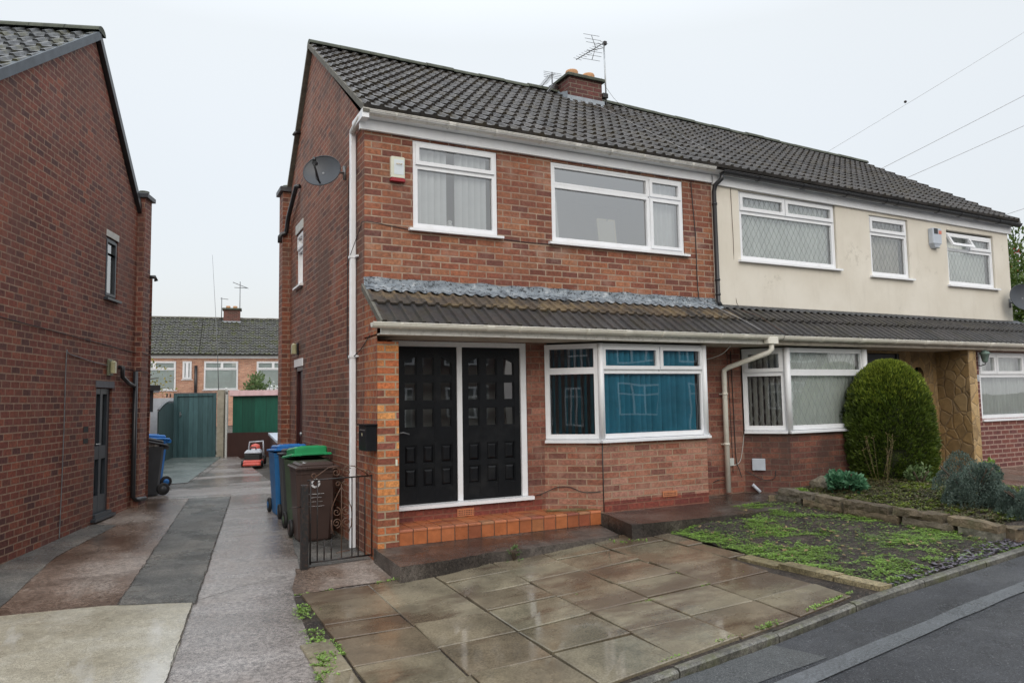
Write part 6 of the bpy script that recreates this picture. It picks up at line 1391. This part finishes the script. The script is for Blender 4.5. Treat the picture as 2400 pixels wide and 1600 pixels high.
# weeds in the joints and along edges
def line_weeds(pts, n, size, label, seed, w=.03, mat='weed', name='joint_weeds', up=.55):
    rnd = random.Random(seed); V = []; F = []
    for _ in range(n):
        i = rnd.randrange(len(pts)-1); t = rnd.random(); a, b = pts[i], pts[i+1]; x = a[0]+(b[0]-a[0])*t; y = a[1]+(b[1]-a[1])*t
        if mnoise.noise(Vector((x*3.2,y*3.2,seed))) < -.02: continue
        x += rnd.gauss(0,w); y += rnd.gauss(0,w*.6); z = zg(x,y)+.012
        for r in range(5):
            a0 = rnd.uniform(0,6.28); d = Vector((math.cos(a0), math.sin(a0), rnd.uniform(.1,1.6)*up)).normalized(); sd_ = Vector((-math.sin(a0), math.cos(a0), 0)); s_ = size*rnd.uniform(.5,1.5); bse = Vector((x,y,z+rnd.random()*size*.7)); k = len(V)
            V += [tuple(bse), tuple(bse+d*s_*.6+sd_*s_*.3), tuple(bse+d*s_), tuple(bse+d*s_*.6-sd_*s_*.3)]; F.append((k,k+1,k+2,k+3))
    m = MB(); m.v = V; m.f = F; m.fs = [False]*len(F); o = m.build(name, mat, None, recalc=False); tag(o, label, 'weeds', kind='stuff'); return o
line_weeds([(-.93,-1.30),(-.95,-2.0),(-1.0,-2.7),(-1.08,-3.1)], 520, .017, 'green weeds along the left edge of the paving', 1, .035)
line_weeds([(-.90,-2.2),(-.88,-2.75)], 110, .014, 'reddish green weeds in the joint near the left edge', 2, .014)
line_weeds([(-.9,-1.24),(-.3,-1.2),(.3,-1.12),(1.0,-1.1),(2.2,-.98)], 160, .016, 'small weeds along the apron edge', 3, .02)
line_weeds([(.55,-3.90),(1.6,-3.80),(2.9,-3.62),(3.1,-3.60)], 300, .017, 'weeds between the paving and the kerb', 4, .018)
line_weeds([(.9,-2.4),(1.45,-2.6),(.9,-2.9),(1.45,-2.9),(2.07,-2.85),(2.07,-2.4),(2.7,-2.9)], 160, .010, 'moss and tiny weeds in the paving joints', 5, .006)
line_weeds([(2.0,-1.0),(2.5,-1.35),(2.9,-1.2)], 110, .018, 'weeds in the corner of the two concrete aprons', 6, .05)
line_weeds([(3.0,-3.62),(3.4,-3.58),(4.6,-3.52)], 70, .02, 'weeds on the edge of the slate chippings', 8, .03)
bush('weed_tuft', 'taller weed tuft growing against the broken edge of the apron', (1.12,-1.22,-.09), .09, .07, .18, 70, 'weed_dull', .03, cat='plant', lumps=1, seed=21)
# trees
def tree(name, label, base, h, cr, n, mat, size, seed, trunk_h=.35, berries=0, per=1, asp=2, group=None, squash=1.0):
    rnd = random.Random(seed); t = thing(name, label, 'tree', base, 0, group); bx, by, bz = base
    m = MB(); tips = []
    top = Vector((bx+rnd.uniform(-.1,.1)*h, by, bz+h*.8)); m.tube([base, tuple(Vector(base).lerp(top,.5)+Vector((.03*h,0,0))), tuple(top)], .04*h, 8, rad=[.028*h,.018*h,.006*h])
    for i in range(12):
        f_ = rnd.uniform(trunk_h,.85); s_ = Vector(base).lerp(top, f_); a = rnd.uniform(0,6.28); q = cr*rnd.uniform(.5,.95)*(1-.4*abs(f_-.55)); e_ = s_+Vector((q*math.cos(a), q*math.sin(a), q*rnd.uniform(.2,.7))); mid = (s_+e_)/2+Vector((0,0,.1*q)); m.tube([tuple(s_), tuple(mid), tuple(e_)], .01*h, 6, rad=[.010*h,.006*h,.003*h]); tips += [e_, mid]
    m.build('trunk', 'bark', t); pts = []; bp = []
    cl = [(tp+Vector((rnd.gauss(0,.2),rnd.gauss(0,.2),rnd.gauss(0,.15)))*cr, cr*rnd.uniform(.22,.42)) for tp in tips for _ in range(2)]+[(top, cr*.35)]
    for i in range(n):
        c, r = rnd.choice(cl); v = Vector((rnd.gauss(0,1),rnd.gauss(0,1),rnd.gauss(0,1))).normalized(); p = c+v*r*rnd.random()**.45*Vector((1,1,squash)).length/1.73; pts.append((*p, *v))
        if berries and i % berries == 0: bp.append(c+v*r*1.02)
    leafcloud('crown', pts, mat, t, size, seed=seed, per=per, aspect=asp)
    if bp:
        q = MB()
        for b in bp[:2600]:
            for _ in range(3): c = b+Vector((rnd.gauss(0,.05),rnd.gauss(0,.05),rnd.gauss(0,.04))); q.lathe([(0,-.02),(.02,0),(0,.02)], tuple(c), 5)
        q.build('berries', 'berry', t, kind='stuff')
    return t
tree('rowan_tree', 'green tree with red berries beyond the right end of the cream house', (17.2,3.4,.1), 5.2, 2.3, 30000, 'leaf_tree', .13, 31, berries=60)
bush('hedge', 'light green leafy hedge below the berry tree at the right edge', (17.0,2.2,.2), 2.2, 1.2, 2.9, 5200, 'leaf_hedge', .16, cat='hedge', lumps=6, seed=33)
tree('apple_tree', 'small half bare tree with yellow leaves beside the left house corner', (-2.45,19.0,.1), 3.6, 1.25, 520, 'leaf_autumn', .11, 35)
bush('garden_bush', 'olive bush in front of the far row, right of the thin mast', (3.05,30.0,.2), 1.1, .9, 3.0, 1500, 'weed_dull', .16, cat='shrub', lumps=5, seed=36)
tree('white_blossom_shrub', 'whitish shrub just left of the chimney breast in front of the far row', (3.5,27.5,.1), 2.8, .8, 900, 'net', .10, 38)
# ================================================================== other side of the street (behind the camera, seen in the glass)
def opp(x, y, rz, lab, idx):
    T0 = frame((x,y,0), (math.cos(rz), math.sin(rz)), (-math.sin(rz), math.cos(rz))); t = thing('semi_detached_house', lab, 'house', (x,y,-.3), 0, 'houses across the street')
    m = MB(T0); m.box((0,-6,-.4),(11,0,4.4)); m.build('wall', 'brick_dark', t); 
    m = MB(T0); m.quad((-.2,.35,4.3),(11.2,.35,4.3),(11.2,-3,6.5),(-.2,-3,6.5)); m.quad((-.2,-6.3,4.3),(11.2,-6.3,4.3),(11.2,-3,6.5),(-.2,-3,6.5)); m.build('roof', 'tile', t, recalc=False)
    for a, b, lo, hi in ((.8,2.6,.7,2.0),(4.0,5.0,0,2.0),(.8,2.6,2.9,4.0),(3.6,4.8,2.9,4.0),(6.2,7.4,2.9,4.0),(8.4,10.2,2.9,4.0),(8.4,10.2,.7,2.0),(6.0,7.0,0,2.0)):
        m = MB(T0); m.box((a,.02,lo),(b,.06,hi)); w_ = m.build('window', 'pvc', t); q = MB(T0); 
        for c in range(3):
            for r0_, r1_ in ((lo+.07,hi-.45),(hi-.39,hi-.07)): q.box((a+.06+c*(b-a)/3,.061,r0_),(a+(c+1)*(b-a)/3-.02,.065,r1_))
        q.build('pane', 'anthracite', w_)
for i, (x, y, rz) in enumerate(((-14,-20,R_(0)),(.5,-21,R_(6)),(15,-19,R_(14)),(-27,-17,R_(-16)))):
    opp(x, y, rz, ['house across the street, left of the view reflected in the bay','house straight across the street from the bay window','house across the street at the far right','house across the street, farthest to the left behind the camera'][i], i)
